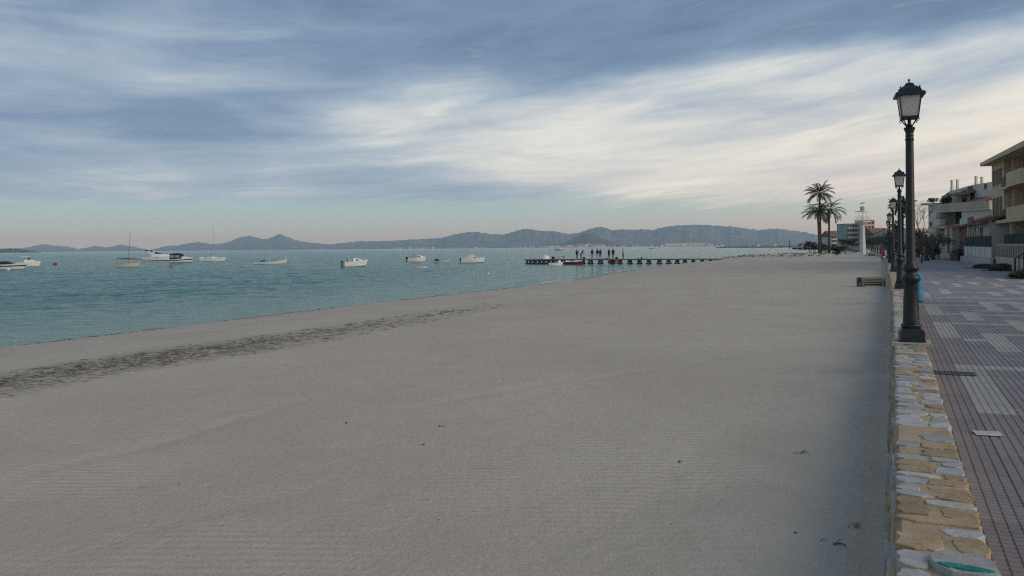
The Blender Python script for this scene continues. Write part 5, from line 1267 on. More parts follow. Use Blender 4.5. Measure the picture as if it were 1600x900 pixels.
# pale walkway laid over the sand
o = empty('sand_walkway', (0, 0, 0), 0, 'pale concrete strip lying across the sand before the palm bed', 'walkway')
a = gnd(1172, 408.6, 0.86); b2 = gnd(1375, 405.0, 0.9); dv = (b2 - a); n_ = 22
for k in range(n_):
    c0 = a + dv * (k / n_); c1 = a + dv * ((k + 0.97) / n_); z = max(sand_z(c0.x, c0.y), sand_z(c1.x, c1.y)) + 0.03
    nn = Vector((-dv.y, dv.x, 0)).normalized() * 0.7
    MB().rings([[(v.x, v.y, z - 0.25) for v in (c0 - nn, c1 - nn, c1 + nn, c0 + nn)], [(v.x, v.y, z) for v in (c0 - nn, c1 - nn, c1 + nn, c0 + nn)]]).build('slab', CONC, o)

# ---------------------------------------------------------------- buildings by measured facade lines
class Fac:
    """facade frame: s along the front, d outwards to the street, z up from the promenade"""
    def __init__(s, p0, p1, root): s.o = Vector((p0[0], p0[1], Z_PROM)); s.e = Vector((p1[0] - p0[0], p1[1] - p0[1], 0)).normalized(); s.n = Vector((s.e.y, -s.e.x, 0)); s.n = s.n if s.n.x < 0 else -s.n; s.r = root
    def s_at(s, px, d=0.0):
        c = s.o + s.n * d; r_ = ray(px, CY); A = np.array([[r_.x, -s.e.x], [r_.y, -s.e.y]]); t, q_ = np.linalg.solve(A, np.array([c.x, c.y])); return float(q_)
    def z_at(s, px, py, d=0.0):
        c = s.o + s.n * d + s.e * s.s_at(px, d); r_ = ray(px, py); t = (Vector((c.x, c.y, 0)) - Vector((EYE.x, EYE.y, 0))).length / Vector((r_.x, r_.y, 0)).length
        return EYE.z + r_.z * t - Z_PROM
    def P(s, a, d, z): v = s.e * a + s.n * d; return (v.x, v.y, z)
    def box(s, m_, s0, s1, d0, d1, z0, z1):
        return m_.rings([[s.P(s0, d0, z0), s.P(s1, d0, z0), s.P(s1, d1, z0), s.P(s0, d1, z0)], [s.P(s0, d0, z1), s.P(s1, d0, z1), s.P(s1, d1, z1), s.P(s0, d1, z1)]])
    def part(s, name, mt, s0, s1, d0, d1, z0, z1, parent=None):
        return s.box(MB(), s0, s1, d0, d1, z0, z1).build(name, mt, parent or s.r)
TAN = mat('render_tan', (0.62, 0.46, 0.275), 0.9, c2=(0.72, 0.55, 0.345), scale=0.5, bump=0.2, bscale=20, dirt=0.25)
WHT = mat('render_white', (0.60, 0.56, 0.47), 0.9, c2=(0.70, 0.66, 0.57), scale=0.5, bump=0.2, bscale=20, dirt=0.22)
BEIGE = mat('render_beige', (0.47, 0.41, 0.30), 0.9, c2=(0.57, 0.51, 0.39), scale=0.5, dirt=0.25)
BRICKR = mat('brick_red', (0.23, 0.12, 0.08), 0.9, c2=(0.32, 0.19, 0.13), scale=1.2, dirt=0.3)
TILE_R = mat('roof_tile', (0.20, 0.10, 0.065), 0.9, c2=(0.30, 0.17, 0.11), scale=2, dirt=0.4)
AWN = mat('awning_brown', (0.12, 0.075, 0.05), 0.9, 0.2, 2)
SHUT = mat('shutter_brown', (0.16, 0.11, 0.07), 0.7, 0.15, 3)
GLASS = mat('window_glass', (0.03, 0.035, 0.04), 0.12, 0.15, 1, spec=0.6)
IRONB = mat('balcony_iron', (0.02, 0.025, 0.022), 0.6, 0.2, 4)
GREENS = mat('green_screen', (0.008, 0.035, 0.028), 0.9, 0.2, 2)
def window(f, name, s0, s1, z0, z1, d=0.0, shutter=False, depth=0.14):
    """frame with recessed pane set on the wall face at d"""
    w_ = f.box(MB(), s0, s1, d - depth, d + 0.012, z0, z1)
    o = MB(); b = 0.06
    for a in ((s0, s0 + b, z0, z1), (s1 - b, s1, z0, z1), (s0 + b, s1 - b, z0, z0 + b), (s0 + b, s1 - b, z1 - b, z1)): f.box(o, a[0], a[1], d - 0.02, d + 0.05, a[2], a[3])
    fr = o.build(name, SHUT, f.r)
    f.part('pane', SHUT if shutter else GLASS, s0 + b, s1 - b, d - 0.02, d + 0.015, z0 + b, z1 - b, fr)
    f.part('sill', WHT, s0 - 0.08, s1 + 0.08, d, d + 0.10, z0 - 0.07, z0 - 0.004, fr)
    return fr
def railing(f, s0, s1, d, z, hgt=0.95, parent=None, mt=IRONB, solid=False):
    m_ = MB()
    if solid: f.box(m_, s0, s1, d - 0.02, d + 0.02, z + 0.06, z + hgt)
    else:
        f.box(m_, s0, s1, d - 0.025, d + 0.025, z + hgt - 0.05, z + hgt); f.box(m_, s0, s1, d - 0.02, d + 0.02, z + 0.06, z + 0.10)
        n = max(2, int((s1 - s0) / 0.16))
        for k in range(n + 1): a = s0 + (s1 - s0 - 0.03) * k / n; f.box(m_, a, a + 0.03, d - 0.015, d + 0.015, z + 0.10, z + hgt - 0.05)
    return m_.build('railing', mt, parent or f.r)

# --- tan apartment house at the right edge
P0, P1 = (10.0, 104.0), (11.5, 83.0)
r = empty('apartment_house', (P0[0], P0[1], Z_PROM), 0, 'tan three storey apartment house with recessed balconies at the right edge', 'building')
f = Fac(P0, P1, r); LEN = 40.0
ZG, Z1, Z2 = f.z_at(1551.5, 347), f.z_at(1551.5, 300), f.z_at(1551.5, 258)
H_ = (ZG, Z1, Z2)
sA, sB, sC = f.s_at(1569.5), f.s_at(1584.5), f.s_at(1606)
# upper wall panels around the balcony bays (front skin 0.35 thick), repeated towards the camera
f.part('rear_body', TAN, 0.0, LEN, -10, -2.2, 0, Z2 - 0.1)
f.part('end_wall', TAN, 0.0, 0.35, -2.2, 0.0, ZG - 0.3, Z2 - 0.05)
bay = sC - 0.0
for rep in range(2):
    o0 = rep * (bay + 2.0)
    for (z0, z1) in ((ZG, Z1), (Z1, Z2)):
        f.part('wall', TAN, o0 + (0.35 if rep == 0 else 0.0), o0 + sA, -2.2, 0.0, z0 + 0.001, z1 - 0.001)
        wd = (sA - 0.9) / 3
        for k in range(3):
            a = o0 + 0.75 + k * wd * 0.98; window(f, 'window', a, a + wd * 0.62, z0 + 0.55, z1 - 0.75, 0.0, True)
        # recessed balcony with iron rail then solid rounded parapet
        f.part('balcony_slab', TAN, o0 + sA, o0 + sC + 2.0, -2.2, 0.30, z0 - 0.18, z0 + 0.10)
        railing(f, o0 + sA + 0.05, o0 + sA + (sB - sA) * 0.46, 0.22, z0 + 0.08, 1.05, None, IRONB, True); railing(f, o0 + sA + (sB - sA) * 0.54, o0 + sB, 0.24, z0 + 0.12, 1.2, None, IRONB, True)
        pm = MB(); n = 8
        prof = [(o0 + sB, 0.05)] + [(o0 + sB + 0.9 * (1 - math.cos(math.pi / 2 * k / n)), 0.05 + 0.75 * math.sin(math.pi / 2 * k / n)) for k in range(1, n + 1)] + [(o0 + sC + 1.2, 0.80), (o0 + sC + 2.0, 0.10), (o0 + sC + 2.0, -0.1), (o0 + sC + 1.1, 0.62), (o0 + sB + 1.1, 0.62), (o0 + sB + 0.25, 0.05)]
        pm.rings([[f.P(a, d, z0 - 0.25) for a, d in prof], [f.P(a, d, z0 + 1.15) for a, d in prof]]); pm.build('parapet', TAN, r)
        f.part('pier_wall', TAN, o0 + (sA + sB) / 2 + 0.1, o0 + (sA + sB) / 2 + 0.45, -1.2, -0.3, z0 + 0.1, z1 - 0.15)
        window(f, 'balcony_door', o0 + sA + 0.6, o0 + sA + 1.9, z0 + 0.12, z0 + 2.2, -2.19)
        window(f, 'balcony_door', o0 + sB + 1.2, o0 + sB + 3.0, z0 + 0.12, z0 + 2.2, -2.19)
        f.part('flower_pot', TWD, o0 + sB - 0.45, o0 + sB - 0.1, 0.26, 0.50, z0 + 0.35, z0 + 0.95)
m_ = MB()      # roof slab with deep eaves
m_.rings([[f.P(-0.25, 1.1, Z2 - 0.05), f.P(LEN, 0.5, Z2 - 0.05), f.P(LEN, -11, Z2 - 0.05), f.P(-0.25, -11, Z2 - 0.05)], [f.P(-0.25, 1.1, Z2 + 0.32), f.P(LEN, 0.5, Z2 + 0.32), f.P(LEN, -11, Z2 + 0.32), f.P(-0.25, -11, Z2 + 0.32)], [f.P(0.3, 0.3, Z2 + 0.75), f.P(LEN, 0.3, Z2 + 0.75), f.P(LEN, -10, Z2 + 0.75), f.P(0.3, -10, Z2 + 0.75)]]); m_.build('roof', TAN, r)
f.part('floor_slab', TAN, 0.0, LEN, -2.2, 1.0, ZG - 0.35, ZG - 0.02); 
for k in range(4): f.part('column', TAN, 0.3 + k * 6.2, 0.65 + k * 6.2, 0.3, 0.65, 0.6, ZG - 0.36)
f.part('ground_floor_wall', BRICKR, 0.2, LEN, -2.6, -2.201, 0, ZG - 0.36)  # darker brick red puts the deep veranda's shade into this wall's colour
for k in range(5):
    window(f, 'door', 1.4 + k * 4.2, 2.6 + k * 4.2, 0.65, 2.9, -2.2); window(f, 'window', 3.4 + k * 4.2, 4.6 + k * 4.2, 1.4, 2.8, -2.2)
f.part('terrace_floor', CONC, -2.0, LEN, -2.2, 2.9, -0.1, 0.6)
# terrace front: low wall, pale balusters, dark screen
tf = empty('terrace_wall', (P0[0], P0[1], Z_PROM), 0, 'tan stone terrace wall topped with a row of pale block balusters', 'wall')
ft = Fac((7.6, 76.5), (8.1, 56.0), tf); tf.location = (7.6, 76.5, Z_PROM)
ft.part('wall', BEIGE, 0, 24, -0.3, 0.0, 0, 1.0); ft.part('coping', BRICKR, -0.05, 24.05, -0.36, 0.06, 1.0, 1.12)
for k in range(3): ft.part('course', BEIGE, 0.02 + 0.2 * (k % 2), 23.9, 0.0, 0.035, 0.08 + 0.31 * k, 0.34 + 0.31 * k)
for k in range(24):
    m_ = MB(); c = 0.5 + k * 1.0
    for a, b_, w_ in ((1.12, 1.22, 0.40), (1.22, 1.75, 0.33), (1.75, 1.90, 0.40)): ft.box(m_, c - w_, c + w_, -0.30, 0.0, a, b_)
    m_.build('baluster', mat('baluster_stone', (0.33, 0.28, 0.20), 0.9, 0.15, 2, dirt=0.3), tf)
[ft.part('screen', GREENS, 0.3 + 4.6 * k, 4.8 + 4.6 * k, -0.62, -0.56, 1.0, 2.75) for k in range(5)]
ft.part('top_rail', BEIGE, 0, 24, -0.28, -0.02, 1.90, 1.98)
sr = empty('step_rail', (7.6, 76.5, Z_PROM), 0, 'black iron handrail of the steps in front of the terrace wall', 'railing')
fs = Fac((7.6, 76.5), (8.1, 56.0), sr); a0 = fs.s_at(1585.5, 1.0); a1 = a0 + 5.5
m_ = MB(); m_.tube([fs.P(a0, 1.0, 0), fs.P(a0, 1.0, 1.05), fs.P(a0 + 1.0, 1.0, 1.15), fs.P(a1, 1.0, 1.75)], 0.04, 5); m_.build('handrail', IRONB, sr)
for k in (0.25, 1.6, 3.2, 4.8): MB().tube([fs.P(a0 + k, 1.0, 0), fs.P(a0 + k, 1.0, 1.05 + 0.12 * k)], 0.03, 5).build('post', IRONB, sr)
for k in range(5): fs.part('step', CONC, a0 + 1.2 + 0.35 * k, a0 + 6, 0.062, 0.95, 0.16 * k, 0.16 * (k + 1) - 0.002)
def heap(px, t, w_, d_, h, label, seed):
    p = P3(px, t, Z_PROM); qq = random.Random(seed); r_ = empty('brush_heap', p, 0, label, 'brush', 'heaps of cut brush'); m_ = MB()
    for k in range(260):
        x, y = qq.gauss(0, 0.36) * w_, qq.gauss(0, 0.36) * d_; z = h * max(0, 1 - (x / w_) ** 2 * 2.5) * qq.random(); a = qq.uniform(0, 6.28); L = qq.uniform(0.15, 0.45)
        m_.tube([(x, y, z + 0.02), (x + L * math.cos(a), y + L * math.sin(a), z + qq.uniform(0.0, 0.12))], [0.02, 0.008], 3)
    m_.build('twigs', BARK, r_)['kind'] = 'stuff'; f2 = MB(); leaf_crown(f2, (0, 0, h * 0.35), (w_ * 0.75, d_ * 0.7, h * 0.5), 420, 0.13, qq, 0.6)
    f2.v = [(a, b_, max(0.01, c)) for a, b_, c in f2.v]; f2.build('dead_leaves', LEAFB, r_)
heap(1539, 65, 1.2, 0.9, 0.38, 'smaller heap of dry brush before the white fence panels', 1); heap(1565, 59, 1.3, 1.0, 0.55, 'large heap of dark dry brush before the terrace wall', 2); heap(1600, 46, 1.1, 0.9, 0.5, 'heap of dry brush at the right edge of the picture', 3)

# --- white stepped apartment block
P0, P1 = col_at(1451, 124), col_at(1551, 112)
r = empty('stepped_apartments', (P0[0], P0[1], Z_PROM), 0, 'white stepped apartment block with terraces and tall thin chimneys', 'building')
f = Fac(P0, P1, r)
S_ = lambda px, d=0.0: f.s_at(px, d)
Zr = lambda px, py, d=0.0: f.z_at(px, py, d)
s0, s1, s2, s3, s4 = S_(1451), S_(1469), S_(1503), S_(1526), S_(1551)
zl = Zr(1458, 320); zt = Zr(1500, 327); zb_ = Zr(1488, 349)
f.part('left_wing', WHT, s0, s1, -9, 0.0, 0, zl)
f.part('left_eave', TAN, s0 - 0.6, s1 - 1.2, -9, 0.9, zl, zl + 0.28)
f.part('rear_body', WHT, s1, s4, -10, -2.4, 0, zt)
f.part('ground_wall', WHT, s1, s4, -2.4, -1.0, 0, Zr(1500, 352))
f.part('upper_wall', WHT, S_(1503), s4, -2.4, 0.0, Zr(1515, 348), zt)          # pale wall right of the dark recess
f.part('recess_back', mat('recess_shade', (0.05, 0.04, 0.033), 0.9, 0.2, 1), S_(1473), S_(1503), -2.399, -2.3, zb_, zt - 0.3)  # dark brown back wall: the recess's shade is put into its colour
window(f, 'terrace_door', S_(1478), S_(1487), zb_ + 0.3, zt - 0.8, -2.29); window(f, 'terrace_door', S_(1491), S_(1499), zb_ + 0.3, zt - 0.8, -2.29)
f.part('terrace_band', BEIGE, S_(1466), s4, -2.4, 0.5, zt, zt + 0.95)
f.part('terrace_soffit', WHT, S_(1466), s4, -2.4, 0.42, zt - 0.3, zt - 0.002)
f.part('balcony_box', WHT, S_(1461.5), S_(1471), 0.001, 0.9, Zr(1466, 341), Zr(1466, 332.5))
f.part('balcony_box', WHT, S_(1466.5), S_(1477.5), 0.002, 1.0, Zr(1471, 352.5), Zr(1471, 342.5))
zz = Zr(1500, 327) + 0.95
m_ = MB(); sa, sb = S_(1468.5, -3), S_(1551, -3); za, zm, zc = Zr(1469, 307, -3), Zr(1500, 296, -3), Zr(1549, 284, -3)   # upper block with raking top
sm = S_(1484, -3)
m_.rings([[f.P(sa, dd, zt), f.P(sb, dd, zt), f.P(sb, dd, zc), f.P(S_(1520, -3), dd, Zr(1520, 289, -3)), f.P(sm, dd, Zr(1484, 299, -3)), f.P(sa + 0.6, dd, za), f.P(sa, dd, za - 0.5)] for dd in (-3, -9)]); m_.build('upper_block', WHT, r)
def chimney(px, y0, y1, wpx=3.6):
    a = S_(px, -5); w_ = 0.21; z0, z1 = Zr(px, y0 + 3, -5), Zr(px, y1, -5); m_ = MB()
    m_.rings([[f.P(a - w_ * k, -5 - w_ * k, z), f.P(a + w_ * k, -5 - w_ * k, z), f.P(a + w_ * k, -5 + w_ * k, z), f.P(a - w_ * k, -5 + w_ * k, z)] for z, k in ((z0 - 1.2, 1.0), (z1 - 0.3, 0.62), (z1 - 0.28, 0.74), (z1 - 0.08, 0.74), (z1, 0.45))]); m_.build('chimney', WHT, r)
for px, a, b_ in ((1488.3, 296, 281), (1496.8, 294, 280), (1526, 287, 275), (1535, 283, 276)): chimney(px, a, b_)
window(f, 'window', S_(1480.5, -3), S_(1484.5, -3), Zr(1482, 307, -3), Zr(1482, 301.5, -3), -2.99); window(f, 'window', S_(1513, -3), S_(1521, -3), Zr(1517, 299, -3), Zr(1517, 291, -3), -2.99); window(f, 'window', S_(1539, -3), S_(1543, -3), Zr(1541, 295, -3), Zr(1541, 287.5, -3), -2.99)
def awning(px0, px1, py, d0, d1, drop, name='awning', mt=AWN):
    a, b_ = S_(px0, d0), S_(px1, d0); z = Zr((px0 + px1) / 2, py, d0); m_ = MB()
    m_.rings([[f.P(a, d0, z), f.P(b_, d0, z), f.P(b_, d0, z + 0.12), f.P(a, d0, z + 0.12)], [f.P(a, d1, z - drop), f.P(b_, d1, z - drop), f.P(b_, d1, z - drop + 0.12), f.P(a, d1, z - drop + 0.12)]]); return m_.build(name, mt, r)
awning(1493, 1527, 301, -3.0, -0.6, 0.5); awning(1526, 1551, 309, -2.9, 0.2, 1.2, 'tiled_lean_to', TILE_R)
window(f, 'terrace_door', S_(1505, -3), S_(1511, -3), zt + 1.0, zt + 3.0, -2.98); window(f, 'terrace_door', S_(1517, -3), S_(1524, -3), zt + 1.0, zt + 3.0, -2.98)
for k, (px, w_, h) in enumerate(((1478, 1.1, 1.1), (1484, 1.0, 1.2))):
    qq = random.Random(k); m_ = MB(); leaf_crown(m_, f.P(S_(px, -1), -0.9, zt + 1.0 + h * 0.5), (w_ * 0.5, w_ * 0.5, h * 0.5), 260, 0.16, qq, 0.5); m_.build('terrace_plant', LEAFD, r)
m_ = MB(); leaf_crown(m_, f.P(S_(1460, -0.5), -0.3, zl + 0.75), (0.9, 0.9, 0.4), 200, 0.16, random.Random(8), 0.5); m_.build('roof_plant', LEAFD, r)
window(f, 'window', S_(1462), S_(1466), Zr(1464, 350), Zr(1464, 343.5), 0.0); window(f, 'window', S_(1453), S_(1457), Zr(1455, 338), Zr(1455, 330), 0.0); window(f, 'window', S_(1453), S_(1457), Zr(1455, 355), Zr(1455, 347), 0.0)
# porch below
f.part('porch_beam', BEIGE, S_(1462), S_(1488), -0.99, 1.3, Zr(1475, 357), Zr(1475, 353.5))
f.part('porch_wall', BEIGE, S_(1463), S_(1480), 0.001, 0.3, 0, Zr(1471, 362)); window(f, 'window', S_(1466), S_(1474), Zr(1470, 378), Zr(1470, 366), 0.30)
for px in (1464, 1478.5, 1486): f.part('porch_post', BEIGE, S_(px, 1.0), S_(px, 1.0) + 0.35, 0.9, 1.25, 0, Zr(1475, 357) - 0.002)
window(f, 'door', S_(1481, -1), S_(1486.5, -1), 0.7, 2.9, -0.99)
for k in range(4): f.part('step', CONC, S_(1472, 1.3), S_(1490, 1.3), 1.301, 2.6 - 0.32 * k, 0.15 * k, 0.15 * (k + 1) - 0.002)

# --- low front house with lean-to roof
P0, P1 = (7.9, 118.0), (8.9, 98.0)
r = empty('low_house', (P0[0], P0[1], Z_PROM), 0, 'single storey house with sloping lean-to roof before the stepped block', 'house')
f = Fac(P0, P1, r); a, b_ = f.s_at(1489), f.s_at(1545)
zA, zB = f.z_at(1489, 352), f.z_at(1545, 347)
ze = f.z_at(1515, 352); 
f.part('wall', BRICKR, a, f.s_at(1513), -4.5, 0, 0, ze); f.part('white_wall', WHT, f.s_at(1513), b_, -4.5, 0.001, 0, ze)
m_ = MB(); m_.rings([[f.P(a - 0.5, 0.9, ze - 0.15), f.P(b_ + 0.3, 0.9, ze - 0.15), f.P(b_ + 0.3, 0.9, ze + 0.05), f.P(a - 0.5, 0.9, ze + 0.05)], [f.P(a - 0.5, -4.8, ze + 1.5), f.P(b_ + 0.3, -4.8, ze + 1.5), f.P(b_ + 0.3, -4.8, ze + 1.7), f.P(a - 0.5, -4.8, ze + 1.7)]]); rf = m_.build('roof', TILE_R, r)
m_ = MB()
n_ = int((b_ - a + 0.8) / 0.28)
for k in range(n_): m_.tube([f.P(a - 0.4 + k * 0.28, 0.92, ze + 0.06), f.P(a - 0.4 + k * 0.28, -4.8, ze + 1.71)], 0.06, 5)
o = m_.build('tile_rows', TILE_R, rf); o['kind'] = 'stuff'
for px in (1490.5, 1493.5, 1497.5): f.part('porch_post', BEIGE, f.s_at(px, 0.5), f.s_at(px, 0.5) + 0.3, 0.4, 0.7, 0, ze - 0.1)
for x0, x1 in ((1499, 1505), (1508, 1511)): window(f, 'window', f.s_at(x0), f.s_at(x1), 0.9, 2.4, 0.0)
for x0, x1 in ((1518, 1522), (1525, 1529), (1532.5, 1536)): window(f, 'window', f.s_at(x0), f.s_at(x1), 2.4, 3.8, 0.001)
sg = f.part('signboard', BRICKR, f.s_at(1529), f.s_at(1537), 0.93, 1.05, ze - 0.1, ze + 0.75); f.part('signboard', WHT, f.s_at(1515), f.s_at(1528), 0.93, 1.02, ze + 0.06, ze + 0.8)
f.part('white_post', WHT, f.s_at(1514.5, 0.6), f.s_at(1514.5, 0.6) + 0.4, 0.4, 0.8, 0, ze - 0.1)
# --- fence: pale panels and dark green screen
fe = empty('panel_fence', (7.35, 101.0, Z_PROM), 0, 'fence of pale panels between posts with dark green screen above', 'fence'); ff = Fac((7.35, 101.0), (7.55, 78.0), fe)
a, b_ = ff.s_at(1506.5), ff.s_at(1547.5); zt_, zm_, zb2 = ff.z_at(1527, 385), ff.z_at(1527, 385.5), ff.z_at(1527, 400)
n_ = 6
ff.part('plinth', CONC, a, b_, -0.2, 0.03, 0, zb2)
for k in range(n_):
    s0_, s1_ = a + (b_ - a) * k / n_, a + (b_ - a) * (k + 1) / n_
    ff.part('panel', WHT, s0_ + 0.1, s1_ - 0.02, -0.10, -0.02, zb2, zm_); ff.part('post', BEIGE, s0_ - 0.04, s0_ + 0.09, -0.14, 0.02, zb2, zm_ + 0.06)
    ff.part('screen', GREENS, s0_ + 0.1, s1_ - 0.02, -0.09, -0.04, zm_ + 0.02, zm_ + 1.0)
    ff.part('screen_post', GREENS, s0_ + 0.02, s0_ + 0.08, -0.12, -0.095, zm_, zm_ + 1.1)
# dark bins and clutter by the fence
p = P3(1503, 93, Z_PROM); o = empty('dark_container', p, 0.05, 'dark blue rubbish container between the steps and the fence', 'container')
MB().rings([sqr(0.42, 0.12), sqr(0.52, 0.95)]).build('body', NAVY, o); MB().rings([sqr(0.55, 0.95), sqr(0.55, 1.0), sqr(0.35, 1.15)]).build('lid', NAVY, o)
for s_ in (-1, 1): MB().tube([(s_ * 0.3, -0.06, 0.09), (s_ * 0.3, 0.06, 0.09)], 0.09, 8).build('wheel', BLACK, o)
p = P3(1495.5, 96, Z_PROM); o = empty('brick_planter', p, 0.05, 'low brown brick planter beside the dark container', 'planter')
MB().box(-0.75, 0.75, -0.4, 0.4, 0, 1.0).build('body', BRICKR, o); m_ = MB(); leaf_crown(m_, (0, 0, 1.15), (0.7, 0.4, 0.3), 160, 0.12, random.Random(3), 0.5); m_.build('plants', LEAFD, o)
p = P3(1461, 108, Z_PROM); o = empty('garden_wall', p, math.radians(94), 'pale painted garden wall with scrawled grey marks behind the bare trees', 'wall')
MB().box(-2.6, 2.6, -0.15, 0.15, 0, 1.55).build('wall', WHT, o); MB().box(-2.65, 2.65, -0.2, 0.2, 1.55, 1.65).build('coping', BEIGE, o)
for k in range(3): MB().blob((-1.5 + 1.4 * k, 0.152, 0.8 + 0.15 * (k % 2)), (0.45, 0.006, 0.22), (9, 5), 0.3, k).build('painted_mark', mat('scrawl', (0.30, 0.32, 0.42), 0.8, 0.2, 5), o)

# ---------------------------------------------------------------- bare trees on the promenade
def branch(m_, p, d, L, r_, lev, qq, knob=False):
    n = 4; pts = [p]; rad = [r_]
    for k in range(n):
        d = (d + Vector((qq.gauss(0, 0.16), qq.gauss(0, 0.16), qq.gauss(0.03, 0.10)))).normalized(); pts.append(pts[-1] + d * L / n); rad.append(r_ * (1 - 0.4 * (k + 1) / n) if not knob or lev > 0 else r_ * 0.9)
    m_.tube(pts, rad, 6 if r_ > 0.03 else 4)
    if knob and lev == 0: m_.blob(pts[-1], (r_ * 1.7,) * 3, (7, 5), 0.2, qq.randint(0, 99))
    if lev > 0:
        for k in range(qq.randint(2, 3) if knob else qq.randint(3, 4)):
            u = qq.uniform(0.45, 1.0); i = min(n - 1, int(u * n)); c = Vector(pts[i]).lerp(Vector(pts[i + 1]), u * n - i)
            nd = (d + Vector((qq.gauss(0, 0.6), qq.gauss(0, 0.6), qq.gauss(0.15, 0.35)))).normalized(); branch(m_, c, nd, L * qq.uniform(0.55, 0.8), rad[-1] * qq.uniform(0.6, 0.85), lev - 1, qq, knob)
def bare_tree(px, t, H, r_, label, seed, knob, lev=3, spread=0.4, nl=4):
    p = P3(px, t, Z_PROM); qq = random.Random(seed); r0 = empty('bare_tree', p, 0, label, 'tree', 'bare trees on the promenade')
    tr = MB(); tr.tube([(0, 0, -0.1), (0.03, 0.02, H * 0.2), (0.0, 0.05, H * 0.42)], [r_ * 1.25, r_, r_ * 0.9], 9); tr.build('trunk', BARK, r0, True)
    lm = MB()
    for k in range(nl):
        a = 6.28 * k / nl + qq.uniform(-0.4, 0.4); branch(lm, Vector((0, 0.05, H * 0.38)), Vector((math.cos(a) * spread, math.sin(a) * spread, 0.8)).normalized(), H * 0.26, r_ * 0.55, lev, qq, knob)
    lm.build('limbs', BARK, r0); return r0
bare_tree(1440, 86, 7.6, 0.09, 'thin tall bare tree rising behind the nearest lamp post', 41, False, 4, 0.28, 3)
bare_tree(1447, 96, 4.6, 0.26, 'pollarded tree with thick knobbly limbs right of the nearest lamp', 42, True, 2, 0.8, 5)
bare_tree(1458, 102, 4.4, 0.24, 'second pollarded tree before the white stepped block', 43, True, 2, 0.8, 5)
bare_tree(1434, 120, 5.0, 0.24, 'far pollarded tree behind the walking person', 44, True, 2, 0.8, 5)
bare_tree(1465, 112, 4.8, 0.22, 'pollarded tree against the garden wall', 46, True, 2, 0.9, 5)
shrub(P3(1449, 104, Z_PROM), 4.2, 2.8, 'brownish tangled hedge under the pollarded trees', LEAFB, 61, 9, 1500, 0.16, 0.1, 'hedge', 'hedges by the promenade')
shrub(P3(1424, 130, Z_PROM), 6.0, 4.2, 'mixed brown and green hedge farther along the promenade', LEAFB, 62, 9, 1500, 0.22, 0.1, 'hedge', 'hedges by the promenade')
shrub(P3(1404, 150, Z_PROM), 5.0, 4.5, 'green bushy tree mass between the lamp posts', LEAFD, 63, 9, 1500, 0.24, 0.1, 'hedge', 'hedges by the promenade')

# ---------------------------------------------------------------- houses farther round the bay
def block(px0, px1, ytop, t, depth, label, mt, floors, name='apartment_block', base=None, balc=True, rz=None, z0=1.0, roof=None, nwin=6):
    c = P3((px0 + px1) / 2, t, z0); W_ = (px1 - px0) * t / 1250.0; H = at((px0 + px1) / 2, ytop, t).z - z0
    r = empty(name, c, YAW + (rz or 0), label, 'building', 'buildings round the bay')
    MB().box(-W_ / 2, W_ / 2, 0, depth, -1, H).build('wall', mt, r)
    fh = H / floors
    for k in range(floors):
        if balc: MB().box(-W_ / 2 + 0.2, W_ / 2 - 0.2, -1.3, -0.001, k * fh + 0.02, k * fh + 0.25).build('balcony', WHT, r); MB().box(-W_ / 2 + 0.2, W_ / 2 - 0.2, -1.3, -1.2, k * fh + 0.25, k * fh + 1.0).build('balcony_parapet', WHT, r)
        for j in range(nwin):
            x = -W_ / 2 + W_ * (j + 0.5) / nwin; w_ = W_ / nwin * 0.34
            wf = MB().box(x - w_, x + w_, -0.05, 0.02, k * fh + fh * 0.22, k * fh + fh * 0.80).build('window', SHUT, r)
            MB().box(x - w_ + 0.08, x + w_ - 0.08, -0.07, -0.051, k * fh + fh * 0.22 + 0.08, k * fh + fh * 0.80 - 0.08).build('pane', GLASS, wf)
    if roof == 'tile': MB().prism([(-1.0, H), (depth + 1.0, H), (depth / 2, H + depth * 0.22)], 0, -W_ / 2 - 0.8, W_ / 2 + 0.8).build('roof', TILE_R, r)
    else: MB().box(-W_ / 2 - 0.2, W_ / 2 + 0.2, -0.3, depth + 0.2, H, H + 0.35).build('roof', mt, r)
    return r
block(1323, 1352, 350, 470, 14, 'pale grey apartment block with dark balcony bands behind the white tower', mat('render_grey', (0.43, 0.42, 0.385), 0.9, 0.08, 0.3), 5, nwin=7)
block(1350, 1367, 344.5, 462, 12, 'taller tan block right behind the white tower', TAN, 6, balc=False, nwin=3)
block(1299, 1324, 369, 500, 16, 'low house with brown tiled roof left of the grey block', WHT, 3, 'tiled_house', roof='tile')
block(1366, 1392, 365, 420, 14, 'row house with brown roof behind the far lamp posts', BRICKR, 3, 'row_house', roof='tile')
block(1388, 1420, 362, 380, 14, 'pale row house behind the palms and lamp posts', BEIGE, 3, 'row_house')
block(1416, 1452, 358, 330, 14, 'pale house behind the bare trees', WHT, 3, 'row_house')
for k, (px, t, l_) in enumerate(((1357, 330, 'leftmost of the small dark trees behind the far lamps'), (1364, 340, 'second small dark tree behind the far lamps'), (1371, 330, 'third small dark tree behind the far lamps'), (1378, 320, 'fourth small dark tree behind the far lamps'), (1318, 440, 'dark tree before the tiled house'), (1330, 440, 'dark tree before the grey apartment block'))):
    shrub(P3(px, t, 0.95), 5.5, 5.2, l_, LEAFD, 80 + k, 7, 420, 0.5, 0.35, 'tree', 'small trees round the bay')

